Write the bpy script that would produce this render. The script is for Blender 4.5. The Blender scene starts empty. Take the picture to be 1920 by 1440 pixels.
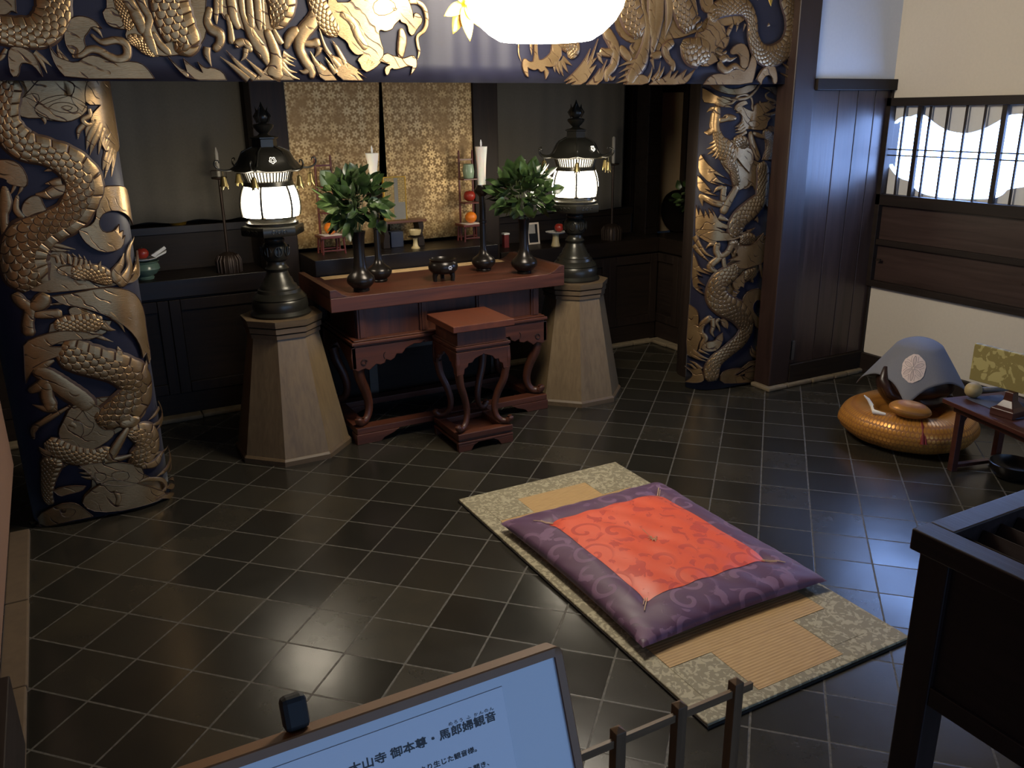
import bpy, bmesh, math, random
import numpy as np
from mathutils import Vector, Matrix
PI = math.pi
random.seed(7)
scene = bpy.context.scene
C = scene.collection

# ------------------------------------------------------------------ camera, sky, daylight, exposure
cam_data = bpy.data.cameras.new('camera')
cam = bpy.data.objects.new('camera', cam_data)
C.objects.link(cam)
cam_data.sensor_width = 36.0
cam_data.lens = 36.0 * 1578.17 / 1920.0
cam_data.clip_start = 0.05
RX = Vector((0.88057, -0.47374, -0.01252))
RY = Vector((-0.156, -0.26481, -0.9516))
RZ = Vector((0.4475, 0.83991, -0.30709))
m = Matrix((RX, -RY, -RZ)).transposed().to_4x4()
m.translation = Vector((-2.04732, -4.58222, 1.88856))
cam.matrix_world = m
scene.camera = cam

world = bpy.data.worlds.new('sky')
scene.world = world
world.use_nodes = True
bg = world.node_tree.nodes['Background']
bg.inputs[0].default_value = (0.34, 0.56, 1.0, 1)
bg.inputs[1].default_value = 2.3

portal = bpy.data.lights.new('daylight_portal', 'AREA')
portal.shape = 'RECTANGLE'
portal.size = 5.2
portal.size_y = 2.5
portal.cycles.is_portal = True
po = bpy.data.objects.new('daylight_portal', portal)
C.objects.link(po)
po.location = (0.35, -7.45, 1.3)
po.rotation_euler = (PI / 2, 0, 0)

scene.view_settings.view_transform = 'Standard'
scene.view_settings.look = 'None'
scene.view_settings.exposure = 0.0
scene.view_settings.gamma = 1.0
scene.view_settings.use_curve_mapping = False
CHOCHIN_L, LANTERN_L, WINDOW_L = 33.0, 26.0, 17.0

# ------------------------------------------------------------------ helpers
def lin(c):
    if isinstance(c, str):
        c = [int(c[i:i + 2], 16) / 255 for i in (0, 2, 4)]
        c = [x / 12.92 if x <= 0.04045 else ((x + 0.055) / 1.055) ** 2.4 for x in c]
    return tuple(c)[:3] + (1,)

class NT:
    def __init__(s, name):
        s.m = bpy.data.materials.new(name)
        s.m.use_nodes = True
        s.t = s.m.node_tree
        s.b = s.t.nodes['Principled BSDF']
    def n(s, typ, **kw):
        x = s.t.nodes.new(typ)
        for k, v in kw.items():
            setattr(x, k, v)
        return x
    def put(s, inp, v):
        if isinstance(v, bpy.types.NodeSocket):
            s.t.links.new(v, inp)
        elif v is not None:
            inp.default_value = v
    def ma(s, op, a, b=None, c=None):
        x = s.n('ShaderNodeMath', operation=op)
        for i, v in enumerate((a, b, c)):
            s.put(x.inputs[i], v)
        return x.outputs[0]
    def mix(s, f, a, b):
        x = s.n('ShaderNodeMix', data_type='RGBA')
        s.put(x.inputs[0], f)
        s.put(x.inputs[6], a)
        s.put(x.inputs[7], b)
        return x.outputs[2]
    def coord(s, which='Object'):
        return s.n('ShaderNodeTexCoord').outputs[which]
    def uv(s):
        return s.n('ShaderNodeUVMap').outputs[0]
    def sep(s, v):
        x = s.n('ShaderNodeSeparateXYZ')
        s.put(x.inputs[0], v)
        return x.outputs
    def scale(s, v, sc, rot=(0, 0, 0)):
        x = s.n('ShaderNodeMapping')
        s.put(x.inputs[0], v)
        x.inputs[2].default_value = rot
        x.inputs[3].default_value = sc
        return x.outputs[0]
    def noise(s, v, sc=5, det=3, rough=0.5, dist=0.0):
        x = s.n('ShaderNodeTexNoise')
        s.put(x.inputs['Vector'], v)
        x.inputs['Scale'].default_value = sc
        x.inputs['Detail'].default_value = det
        x.inputs['Roughness'].default_value = rough
        x.inputs['Distortion'].default_value = dist
        return x.outputs[0]
    def ramp(s, f, stops):
        x = s.n('ShaderNodeValToRGB')
        s.put(x.inputs[0], f)
        e = x.color_ramp.elements
        while len(e) < len(stops):
            e.new(0.5)
        for el, (p, c) in zip(e, stops):
            el.position = p
            el.color = lin(c) if not isinstance(c, (int, float)) else (c, c, c, 1)
        return x.outputs[0]
    def step(s, v, lo, hi):
        x = s.n('ShaderNodeMapRange', interpolation_type='SMOOTHSTEP')
        s.put(x.inputs[0], v)
        x.inputs[1].default_value = lo
        x.inputs[2].default_value = hi
        return x.outputs[0]
    def bump(s, h, st=0.3, d=0.01):
        x = s.n('ShaderNodeBump')
        s.put(x.inputs['Height'], h)
        x.inputs['Strength'].default_value = st
        x.inputs['Distance'].default_value = d
        s.put(s.b.inputs['Normal'], x.outputs[0])
    def base(s, col=None, rough=None, metal=None, **kw):
        s.put(s.b.inputs['Base Color'], lin(col) if isinstance(col, (str, tuple)) else col)
        s.put(s.b.inputs['Roughness'], rough)
        s.put(s.b.inputs['Metallic'], metal)
        for k, v in kw.items():
            s.put(s.b.inputs[k.replace('_', ' ')], v)
        return s.m

MATS = {}
def plain(name, col, rough=0.5, metal=0.0, var=0.12, sc=30, **kw):
    if name in MATS:
        return MATS[name]
    t = NT(name)
    n = t.noise(t.coord(), sc, 4)
    c = lin(col)
    d = tuple(x * (1 - var) for x in c[:3]) + (1,)
    e = tuple(min(1, x * (1 + var)) for x in c[:3]) + (1,)
    t.base(t.mix(n, d, e), rough, metal, **kw)
    MATS[name] = t.m
    return t.m

def wood(name, c1, c2, axis='z', sc=1.0, rough=0.45, bump=0.15, ring=1.0, coat=0.0, spec=0.5):
    if name in MATS:
        return MATS[name]
    t = NT(name)
    s3 = {'x': (2, 38, 38), 'y': (38, 2, 38), 'z': (38, 38, 2)}[axis]
    co = t.coord()
    v = t.scale(co, tuple(a * sc for a in s3))
    n = t.noise(v, 1.0, 5, 0.6, 0.6)
    big = t.noise(t.scale(co, tuple(a * sc * 0.12 for a in s3)), 1.3, 2)
    f = t.ma('ADD', t.ma('MULTIPLY', n, 0.75), t.ma('MULTIPLY', big, 0.35 * ring))
    t.base(t.ramp(f, [(0.3, c1), (0.75, c2)]), t.ma('ADD', t.ma('MULTIPLY', n, 0.2), rough - 0.1), 0.0,
           Coat_Weight=coat, Coat_Roughness=0.15, Specular_IOR_Level=spec)
    t.bump(n, bump, 0.004)
    MATS[name] = t.m
    return t.m

def emit(name, col, strength, body='ffffff'):
    t = NT(name)
    t.base(body, 0.6, 0.0)
    t.b.inputs['Emission Color'].default_value = lin(col)
    t.b.inputs['Emission Strength'].default_value = strength
    return t.m

# ---- mesh building
def box(bm, x0, x1, y0, y1, z0, z1, mi=0):
    v = [bm.verts.new((x, y, z)) for z in (z0, z1) for y in (y0, y1) for x in (x0, x1)]
    for q in ((0, 2, 3, 1), (4, 5, 7, 6), (0, 1, 5, 4), (2, 6, 7, 3), (0, 4, 6, 2), (1, 3, 7, 5)):
        f = bm.faces.new([v[i] for i in q])
        f.material_index = mi
    return v

def lathe(bm, prof, seg=32, c=(0, 0), mi=0, rot=0.0, cap=True, sx=1.0, sy=1.0):
    rings = []
    for r, z in prof:
        rings.append([bm.verts.new((c[0] + sx * r * math.cos(rot + 2 * PI * i / seg), c[1] + sy * r * math.sin(rot + 2 * PI * i / seg), z)) for i in range(seg)])
    for a, b in zip(rings, rings[1:]):
        for i in range(seg):
            j = (i + 1) % seg
            f = bm.faces.new((a[i], a[j], b[j], b[i]))
            f.material_index = mi
    if cap:
        bm.faces.new(list(reversed(rings[0]))).material_index = mi
        bm.faces.new(rings[-1]).material_index = mi

def tube(bm, pts, rad, seg=10, mi=0, flat=1.0):
    pts = [Vector(p) for p in pts]
    if not isinstance(rad, (list, tuple)):
        rad = [rad] * len(pts)
    rings = []
    ref = None
    for i, p in enumerate(pts):
        t = (pts[min(i + 1, len(pts) - 1)] - pts[max(i - 1, 0)]).normalized()
        if ref is None:
            ref = Vector((0, 0, 1)) if abs(t.z) < 0.9 else Vector((1, 0, 0))
        u = (ref - t * ref.dot(t)).normalized()
        w = t.cross(u)
        ref = u
        r = max(rad[i], 1e-4)
        rings.append([bm.verts.new(p + u * r * math.cos(2 * PI * k / seg) + w * r * flat * math.sin(2 * PI * k / seg)) for k in range(seg)])
    for a, b in zip(rings, rings[1:]):
        for k in range(seg):
            j = (k + 1) % seg
            bm.faces.new((a[k], a[j], b[j], b[k])).material_index = mi
    bm.faces.new(list(reversed(rings[0]))).material_index = mi
    bm.faces.new(rings[-1]).material_index = mi

def crv(pts, n=8):
    """Catmull-Rom through points of any dimension"""
    p = [np.array(q, float) for q in pts]
    if len(p) < 3:
        return [p[0] + (p[-1] - p[0]) * i / n for i in range(n + 1)]
    p = [2 * p[0] - p[1]] + p + [2 * p[-1] - p[-2]]
    out = []
    for i in range(1, len(p) - 2):
        for k in range(n):
            t = k / n
            out.append(0.5 * (2 * p[i] + (p[i + 1] - p[i - 1]) * t + (2 * p[i - 1] - 5 * p[i] + 4 * p[i + 1] - p[i + 2]) * t * t + (3 * p[i] - p[i - 1] - 3 * p[i + 1] + p[i + 2]) * t ** 3))
    out.append(p[-2])
    return out

def prism(bm, poly, a0, a1, plane='xz', mi=0):
    """poly in the plane, extruded along the remaining axis from a0 to a1"""
    def mk(p, a):
        return {'xz': (p[0], a, p[1]), 'xy': (p[0], p[1], a), 'yz': (a, p[0], p[1])}[plane]
    A = [bm.verts.new(mk(p, a0)) for p in poly]
    B = [bm.verts.new(mk(p, a1)) for p in poly]
    n = len(poly)
    fs = [bm.faces.new(A), bm.faces.new(list(reversed(B)))]
    for i in range(n):
        fs.append(bm.faces.new((A[i], B[i], B[(i + 1) % n], A[(i + 1) % n])))
    for f in fs:
        f.material_index = mi

def sphere(bm, c, r, u=20, v=12, s=(1, 1, 1), mi=0):
    M = Matrix.Translation(c) @ Matrix.Diagonal((r * s[0], r * s[1], r * s[2], 1))
    g = bmesh.ops.create_uvsphere(bm, u_segments=u, v_segments=v, radius=1.0, matrix=M)
    for f in {f for x in g['verts'] for f in x.link_faces}:
        f.material_index = mi

def obj(name, bm, mats, parent=None, smooth=None, bevel=0.0, fix=True):
    if fix:
        bmesh.ops.recalc_face_normals(bm, faces=bm.faces[:])
    me = bpy.data.meshes.new(name)
    if smooth is not None:
        for f in bm.faces:
            f.smooth = True
        for e in bm.edges:
            if len(e.link_faces) == 2:
                e.smooth = e.calc_face_angle(0) < math.radians(smooth)
    bm.to_mesh(me)
    bm.free()
    for mt in (mats if isinstance(mats, (list, tuple)) else [mats]):
        me.materials.append(mt)
    o = bpy.data.objects.new(name, me)
    C.objects.link(o)
    if parent:
        o.parent = parent
    if bevel:
        b = o.modifiers.new('edge', 'BEVEL')
        b.width = bevel
        b.segments = 2
        b.limit_method = 'ANGLE'
        b.angle_limit = math.radians(40)
    return o

def boxes(name, mats, parent, *bs, bevel=0.0025):
    bm = bmesh.new()
    for b in bs:
        box(bm, *b)
    return obj(name, bm, mats, parent, bevel=bevel)

def boxes_each(name, mats, parent, *bs, bevel=0.0025):
    for b in bs:
        boxes(name, mats, parent, b, bevel=bevel)

def turned(name, mat, parent, prof, seg=32, c=(0, 0), smooth=40, **kw):
    bm = bmesh.new()
    lathe(bm, prof, seg, c, **kw)
    return obj(name, bm, mat, parent, smooth=smooth)

def tag(o, label, cat, group=None):
    o['label'] = label
    o['category'] = cat
    if group:
        o['group'] = group
    return o

def thing(name, label, cat, loc=(0, 0, 0), rz=0.0, group=None):
    o = bpy.data.objects.new(name, None)
    o.empty_display_size = 0.1
    C.objects.link(o)
    o.location = loc
    o.rotation_euler = (0, 0, rz)
    return tag(o, label, cat, group)

def struct(o):
    o['kind'] = 'structure'
    return o

def dup(root, loc, label, rz=None):
    r = root.copy()
    C.objects.link(r)
    r.location = loc
    if rz is not None:
        r.rotation_euler = (0, 0, rz)
    r['label'] = label
    for ch in list(root.children):
        c = ch.copy()
        C.objects.link(c)
        c.parent = r
        for g in list(ch.children):
            d = g.copy()
            C.objects.link(d)
            d.parent = c
    return r

def S(name, mats, *bs, bevel=0.003):
    return struct(boxes(name, mats, None, *bs, bevel=bevel))
EMB={
'L':[
('P',[-74,2053,142,2054,174,2026,180,1985,205,1940,178,1894,116,1873,31,1883,-60,1919,-62,1973,-94,2004]),
('P',[-184,1436,-87,1457,70,1481,90,1403,-1,1382,-30,1357,13,1318,101,1268,207,1198,216,1141,49,1137,-109,1139,-192,1196,-199,1334]),
('P',[-81,1010,41,1009,169,977,125,908,-75,884,-103,947]),
('P',[-64,615,118,614,298,584,244,462,101,425,49,383,-88,370,-135,435,-137,486,-106,536]),
('P',[-65,305,190,242,198,167,334,94,312,25,217,22,31,19,-82,60,-96,122,-21,188]),
('P',[-219,393,-82,325,-162,283,-195,230,-214,134,-246,118,-237,233]),
('P',[226,2049,407,2062,407,2008,407,1906,407,1768,338,1732,274,1742,254,1746,225,1858,211,1878,226,1907,271,1943,205,1943,202,2004]),
('S',[287,1759,40,254,1706,32,233,1659,2]),
('S',[307,1751,36,270,1698,28,236,1625,2]),
('S',[325,1743,33,298,1696,24,272,1632,2]),
('S',[246,1874,44,200,1808,32,178,1753,2]),
('S',[263,1860,44,213,1785,28,188,1729,2]),
('S',[277,1843,40,246,1790,24,225,1731,2]),
('S',[186,1862,24,160,1836,22,151,1800,2]),
('S',[228,1874,28,196,1842,22,185,1812,2]),
('S',[314,1822,28,273,1783,24,253,1740,2]),
('P',[141,2051,230,2049,208,2001,205,1943,185,1914,146,1962,164,2004,174,2026]),
('P',[-65,1941,-23,1985,25,1994,32,1963,4,1935,10,1903,32,1890,-44,1891,-60,1916]),
('P',[-27,1979,12,2019,40,2047,100,2053,141,2048,174,2026,161,1985,133,1978,66,1956,34,1941,3,1963]),
('P',[-3,1928,45,1969,104,1985,149,1982,200,1953,213,1927,178,1894,125,1872,72,1880,22,1903]),
('P',[57,1934,84,1953,129,1956,167,1940,172,1917,137,1908,90,1915]),
('P',[105,1934,127,1943,150,1933,139,1921,115,1921]),
('S',[32,1890,24,35,1874,12,31,1864,2]),
('S',[216,1927,20,215,1900,24,183,1881,24,199,1861,20,238,1871,6]),
('P',[-178,1724,-116,1723,-83,1696,-68,1643,-78,1607,-106,1609,-148,1624,-148,1643,-190,1655]),
('S',[-80,1643,24,-102,1598,16,-120,1573,2]),
('S',[-107,1641,20,-128,1603,16,-148,1574,2]),
('B',[-162,1614,24,-169,1548,60,-185,1496,44,-191,1449,40,-200,1382,24]),
('B',[-120,1573,16,-134,1517,32,-117,1476,36,-123,1439,24]),
('S',[41,1685,32,21,1676,20,-1,1670,2]),
('S',[58,1621,44,30,1619,36,-6,1617,3]),
('S',[81,1592,48,37,1584,60,-8,1570,44,-50,1574,8]),
('P',[-107,1532,-89,1554,-62,1570,-33,1565,-27,1527,-16,1500,-44,1498,-79,1487,-99,1475,-115,1506]),
('P',[207,1595,335,1587,407,1554,407,1455,407,1397,329,1454,255,1485,209,1477,184,1451,179,1417,195,1387,238,1389,268,1418,260,1379,285,1387,272,1349,291,1364,270,1313,223,1298,171,1300,121,1337,96,1385,92,1417,134,1420,167,1446,178,1497,196,1548]),
('C',[-68,2056,131,-99,1973,127,-111,1904,119,-104,1848,131,-62,1783,143,21,1751,131,94,1709,151,140,1647,167,146,1596,172,120,1536,160,69,1471,152,-25,1426,160,-103,1380,208,-138,1314,201,-140,1245,209,-110,1172,210]),
('C',[29,1218,72,100,1218,81,155,1194,89,201,1158,57]),
('P',[-24,1241,4,1256,53,1251,87,1176,27,1206,-9,1215]),
('S',[-7,1271,24,-14,1300,20,-45,1302,2]),
('S',[14,1262,24,9,1291,20,6,1312,2]),
('S',[36,1260,24,37,1288,20,35,1313,2]),
('S',[53,1251,24,61,1282,20,53,1308,2]),
('S',[68,1239,24,82,1270,20,77,1302,2]),
('S',[81,1223,24,99,1254,20,97,1293,2]),
('S',[91,1205,24,115,1234,20,117,1270,2]),
('S',[118,1209,36,147,1231,24,162,1262,2]),
('S',[-30,1357,24,11,1343,20,68,1324,2]),
('S',[-33,1336,24,2,1326,16,45,1319,2]),
('B',[407,1345,3,322,1313,20,290,1266,33,289,1214,41,251,1165,61,216,1141,49]),
('B',[269,1284,3,248,1240,32,214,1197,53,225,1151,57]),
('P',[407,1274,381,1168,301,1141,256,1142,311,1181,281,1175,333,1222]),
('B',[-201,1150,53,-180,1106,57,-155,1072,53,-172,1008,53,-175,951,61]),
('B',[-157,1076,45,-110,1096,77,-79,1136,69]),
('B',[-144,1046,37,-88,1043,45,-31,1040,49]),
('C',[-63,882,172,13,826,172,90,784,164,162,744,165,223,684,179,237,620,175,203,577,179,146,538,175,84,514,142,22,490,125]),
('P',[-2,1062,40,1068,120,1010,72,998,48,990,18,1005,-1,1033]),
('C',[-72,987,57,-7,989,89,70,983,98,129,983,81]),
('S',[126,964,49,150,942,24,176,932,2]),
('P',[-62,1123,27,1128,160,1142,246,1119,306,1072,347,986,337,886,344,757,314,726,306,788,280,768,278,823,253,892,202,964,141,1015,49,1063,-19,1077]),
('S',[42,1101,28,-30,1087,16,-97,1086,2]),
('S',[158,1016,37,196,968,24,213,916,2]),
('P',[-202,924,-127,953,-31,963,63,939,119,917,58,906,-38,916,-105,895,-43,883,37,874,-82,844,-149,823,-186,793,-225,732,-219,791,-209,865]),
('S',[63,939,33,111,906,20,158,878,2]),
('S',[175,808,45,175,831,29,173,854,2]),
('S',[288,714,33,298,731,21,299,750,2]),
('B',[-185,796,58,-134,757,91,-74,687,107,-18,624,108,19,562,108]),
('B',[-129,745,62,-173,712,54,-220,690,33]),
('B',[-141,735,58,-151,653,62,-133,604,62]),
('S',[-119,597,46,-167,602,37,-216,627,2]),
('B',[-162,634,46,-141,600,58,-133,591,25]),
('S',[-97,827,12,-128,816,37,-177,788,45]),
('S',[-66,600,12,-141,561,25,-226,512,29,-239,458,13]),
('S',[-146,574,8,-202,530,21,-235,481,8]),
('C',[160,420,84,224,390,136,238,323,136,191,275,128,146,249,85]),
('C',[-183,446,84,-138,391,105,-84,353,106,-10,330,93,78,340,76]),
('P',[-67,596,-102,536,-133,486,-131,438,-86,386,-23,359,50,387,100,421,98,452,53,455,33,503,70,520,46,588,-18,611]),
('P',[-64,525,-33,515,-27,466,-48,438,-3,446,25,496,1,517,-17,571]),
('S',[-79,516,38,-63,493,29,-92,475,17]),
('B',[204,494,76,177,465,59,125,473,50]),
('S',[348,522,9,405,439,26,327,416,26,255,426,2]),
('S',[344,485,26,295,466,21,256,454,2]),
('S',[371,417,26,331,398,17,293,387,2]),
('C',[-174,357,127,-194,295,85,-215,232,64,-226,167,52,-221,117,39]),
('S',[-177,377,68,-205,392,38,-222,417,2]),
('P',[-198,190,-165,202,-114,202,-62,187,-79,168,-134,163,-176,156]),
('P',[-293,61,-189,118,-128,116,-98,89,-56,24,-170,23,-283,-1]),
('P',[-190,89,-145,94,-117,76,-139,43,-180,46]),
('P',[-96,122,-15,179,58,204,186,137,312,25,217,22,32,24,-68,57]),
('P',[-73,298,2,299,87,284,189,238,199,175,157,145,69,159,-13,195,-25,230]),
('P',[-15,249,29,243,34,209,8,198,-16,220]),
('P',[59,237,126,230,134,185,90,179,55,204]),
('S',[-29,273,30,-55,278,17,-81,288,2]),
('S',[-29,248,30,-56,254,17,-81,263,2]),
('S',[-26,226,30,-49,228,17,-75,241,2]),
('B',[147,152,9,216,152,22,280,119,24,296,68,24,225,46,20,161,41,4]),
('P',[325,98,407,76,407,62,407,48]),
('P',[293,65,338,73,407,30,344,30]),
('P',[227,36,294,42,407,-21,407,-46,319,-9,272,22]),
('P',[-407,-19,-344,19,-306,20,-346,-7]),
('P',[-325,-14,-293,16,-275,-7,-307,-16]),
('B',[59,136,26,70,91,30,50,49,17]),
('B',[160,445,25,107,375,46,49,289,51]),
('S',[37,299,38,107,297,30,180,307,3]),
('S',[192,228,26,258,227,47,305,259,17,407,257,2]),
('S',[213,264,4,256,270,21,301,270,2]),
('S',[407,149,18,407,187,44,407,248,2]),
('S',[407,186,27,302,161,26,250,153,2]),
('S',[407,154,22,378,137,13,328,137,2]),
],
'R':[
('P',[-265,1709,-167,1697,-52,1712,10,1570,-257,1578]),
('P',[80,1747,180,1738,193,1563,90,1567,122,1651]),
('P',[-260,1628,0,1622,6,1561,170,1544,202,1230,50,1369,17,1411,-73,1386,-140,1361,-157,1461,-233,1541]),
('P',[-160,1054,83,1054,182,1080,209,947,148,861,127,793,1,744,-105,655,-210,594,-273,680,-268,795,-189,876,-103,915,-131,978]),
('P',[-343,2039,-265,2040,-229,2016,-175,2011,-117,2023,-87,2036,-3,2036,-24,2006,-105,1979,-207,1976,-297,2004]),
('P',[-391,2023,-353,2009,-288,1971,-242,1957,-193,1933,-258,1923,-328,1928,-385,1937]),
('S',[-293,1941,57,-236,1916,23,-187,1899,2]),
('S',[-286,1927,38,-243,1910,15,-198,1901,2]),
('S',[-260,1967,8,-187,1951,23,-80,1959,27,-18,1996,23,29,2046,16]),
('B',[-265,1933,4,-204,1923,17,-174,1942,19,-152,1969,19,-96,1979,19,-47,1959,20,-30,1928,20,-27,1894,23,13,1877,24]),
('P',[32,2023,190,2027,256,2000,250,1951,166,1975,113,2002]),
('B',[114,1996,4,80,1979,18,98,1955,22,171,1934,22,219,1902,22,194,1868,24,125,1855,24,63,1862,12]),
('C',[-283,1764,54,-258,1702,77,-218,1650,127,-192,1597,127,-185,1562,100]),
('B',[-288,1910,61,-281,1849,50,-284,1792,50,-274,1744,57]),
('S',[-294,1893,34,-322,1894,27,-348,1874,2]),
('B',[-303,1873,31,-308,1836,34,-309,1792,38,-297,1764,31]),
('S',[-297,1771,46,-325,1751,42,-358,1751,8]),
('B',[-272,1822,42,-227,1828,31,-201,1838,50,-153,1834,23]),
('S',[-202,1848,23,-225,1852,19,-246,1844,2]),
('S',[-265,1702,27,-292,1689,23,-320,1678,2]),
('S',[-260,1682,31,-294,1661,27,-335,1647,2]),
('S',[-259,1661,31,-289,1637,27,-327,1612,2]),
('S',[-258,1640,31,-277,1612,23,-297,1598,2]),
('S',[-253,1626,27,-262,1602,19,-277,1585,2]),
('C',[72,1737,63,135,1722,76,159,1668,76,143,1615,80,121,1566,64]),
('C',[-167,1694,77,-100,1682,101,-50,1649,78]),
('P',[-175,1909,-144,1932,-92,1945,-72,1922,-116,1908,-83,1891,-39,1877,-20,1877,-15,1921,66,1931,121,1931,176,1903,127,1882,97,1869,59,1855,133,1834,104,1806,107,1785,79,1758,11,1759,-57,1768,-111,1755,-147,1762,-116,1810,-110,1837,-120,1858,-169,1885]),
('P',[-61,1809,-5,1822,41,1797,9,1773,-44,1781]),
('P',[12,1842,75,1848,102,1827,54,1814]),
('S',[-98,1809,35,-132,1789,23,-161,1780,2]),
('S',[-92,1789,35,-126,1769,23,-162,1763,2]),
('S',[-81,1768,35,-120,1752,23,-158,1745,2]),
('S',[-70,1750,35,-109,1731,23,-153,1725,2]),
('S',[-142,1905,23,-162,1892,19,-176,1889,2]),
('S',[-122,1878,23,-143,1871,15,-164,1868,2]),
('S',[123,1917,24,155,1920,16,186,1923,2]),
('S',[125,1896,24,159,1896,16,189,1903,2]),
('S',[91,1924,20,105,1934,12,115,1941,2]),
('S',[32,1924,20,27,1935,12,28,1941,2]),
('P',[113,1775,150,1784,203,1769,200,1745,144,1742]),
('P',[-167,1644,-131,1671,-75,1662,-6,1632,6,1561,-20,1534,-20,1488,-82,1536,-133,1587,-171,1532,-168,1602]),
('B',[-41,1750,39,-10,1673,59,55,1568,51]),
('S',[-16,1742,24,44,1724,32,116,1704,4]),
('C',[-214,1583,77,-153,1521,66,-135,1461,66,-113,1410,62]),
('P',[-383,1588,-367,1613,-324,1558,-282,1520,-249,1495,-194,1459,-251,1481,-281,1495,-257,1460,-219,1431,-153,1408,-226,1428,-288,1446,-240,1417,-309,1438,-338,1466,-382,1507]),
('P',[-385,1478,-357,1458,-324,1427,-290,1385,-326,1395,-295,1371,-247,1350,-301,1360,-331,1366,-379,1389]),
('P',[-383,1287,-359,1223,-353,1268,-322,1207,-321,1262,-290,1205,-299,1270,-264,1220,-285,1278,-242,1209,-229,1183,-167,1155,-75,1142,-165,1130,-245,1147,-177,1112,-243,1118,-204,1091,-260,1029,-354,1084,-377,1089,-382,1178]),
('C',[71,1552,103,100,1475,119,99,1385,112,92,1312,124,13,1251,150,-75,1194,149,-103,1133,149,-83,1072,129]),
('B',[-113,1410,58,-148,1354,58,-178,1305,62,-213,1234,62]),
('B',[-210,1413,42,-214,1363,42,-211,1310,46]),
('S',[-221,1406,35,-253,1396,27,-275,1371,2]),
('B',[-209,1292,50,-269,1307,46,-322,1334,42,-367,1350,43]),
('S',[-350,1337,39,-344,1312,23,-337,1283,2]),
('S',[-235,1216,46,-203,1201,35,-170,1188,12]),
('S',[-12,1405,20,-40,1392,12,-64,1389,2]),
('S',[1,1419,20,-17,1405,12,-26,1398,2]),
('S',[63,1192,44,81,1172,24,88,1155,2]),
('S',[-7,1096,44,27,1109,20,65,1125,2]),
('P',[-379,1128,-356,1104,-307,1082,-262,1057,-201,1056,-115,1055,-30,1078,-70,1085,27,1109,-71,1100,-205,1108,-237,1131]),
('B',[-231,1046,50,-236,990,47,-217,945,51,-253,908,51,-269,878,47,-238,853,35]),
('B',[-217,945,43,-166,969,47,-138,1008,51,-124,1052,59]),
('S',[-249,1035,27,-278,1031,23,-301,1004,2]),
('S',[-227,855,23,-272,853,19,-310,869,2]),
('B',[-187,944,31,-177,890,35,-158,859,35]),
('S',[-380,1080,47,-338,1017,31,-297,971,19,-244,944,2]),
('S',[-381,1020,43,-335,972,27,-275,917,2]),
('P',[-383,975,-362,939,-333,874,-267,831,-320,845,-353,853,-312,817,-347,827,-336,790,-295,755,-335,771,-342,751,-307,732,-337,733,-290,692,-331,710,-382,754]),
('C',[-123,1040,63,-82,1000,47,-107,961,24]),
('C',[-67,1055,79,7,1057,87,74,1040,56]),
('C',[-4,807,104,56,809,88,106,834,73]),
('S',[60,769,36,77,756,20,76,743,2]),
('C',[-76,882,103,-119,833,130,-183,800,145,-216,748,137,-212,679,157,-162,618,166,-47,558,168,25,490,162,47,431,146,30,385,134,-12,339,126,-103,286,113,-182,231,112,-215,164,116,-209,74,105]),
('P',[-111,787,-45,807,-7,838,-14,796,-2,776,-7,722,-38,737,-55,708,-96,724]),
('S',[-86,723,32,-55,700,20,-35,700,2]),
('S',[-103,697,32,-68,686,20,-44,691,2]),
('S',[-102,678,24,-72,671,16,-58,681,2]),
('P',[-94,975,-64,1017,-24,1010,36,1009,85,1035,139,1084,133,1039,196,1078,209,947,147,869,76,868,-23,847,-138,895,-54,911,-154,923,-77,947]),
('S',[135,870,40,153,814,28,174,749,2]),
('P',[-7,621,-1,659,47,697,167,702,187,604,129,624,93,597,93,550,143,499,198,474,201,400,141,414,110,487,29,561]),
('P',[-392,612,-337,589,-318,544,-318,474,-290,397,-310,339,-315,291,-345,242,-398,256]),
('B',[-242,540,51,-295,484,43,-300,428,38,-271,390,38,-288,349,32,-301,308,12]),
('P',[-294,333,-262,362,-212,366,-197,396,-160,421,-154,361,-191,300,-239,291,-285,301]),
('S',[-234,528,35,-228,469,32,-235,430,24,-217,394,2]),
('B',[-189,522,36,-208,500,24,-189,459,16,-178,427,4]),
('P',[-185,518,-154,523,-119,488,-125,445,-168,469]),
('S',[-348,286,56,-294,257,24,-235,234,2]),
('S',[-365,266,40,-308,239,20,-258,222,2]),
('S',[-308,299,24,-276,286,16,-241,270,2]),
('P',[-397,166,-340,149,-289,176,-267,116,-265,75,-318,58,-389,52,-337,100,-339,133]),
('S',[-285,164,32,-326,200,20,-366,213,2]),
('S',[-316,157,20,-351,184,16,-388,188,2]),
('P',[-157,131,-87,150,17,142,49,129,-31,96,22,84,285,4,-25,33,-156,57]),
('P',[-37,101,42,147,114,185,285,135,253,89,100,104,-30,79,61,115,148,138,118,149,60,127]),
('S',[251,199,38,192,312,25,162,382,2]),
('S',[243,176,42,137,239,29,103,294,2]),
('S',[241,185,34,174,241,25,149,287,2]),
('S',[204,177,33,115,226,21,94,275,2]),
('P',[62,106,159,98,285,9,67,51]),
],
'N':[
('P',[-1703,2429,-1297,2450,-1329,2289,-1325,2236,-1375,2167,-1449,2148,-1538,2139,-1597,2162,-1642,2188,-1663,2217,-1651,2246,-1670,2246,-1710,2252,-1724,2287]),
('P',[-1277,2451,-920,2470,-922,2355,-964,2301,-1024,2265,-1029,2208,-1023,2129,-1068,2104,-1129,2205,-1151,2251,-1169,2261,-1212,2285,-1257,2309]),
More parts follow.
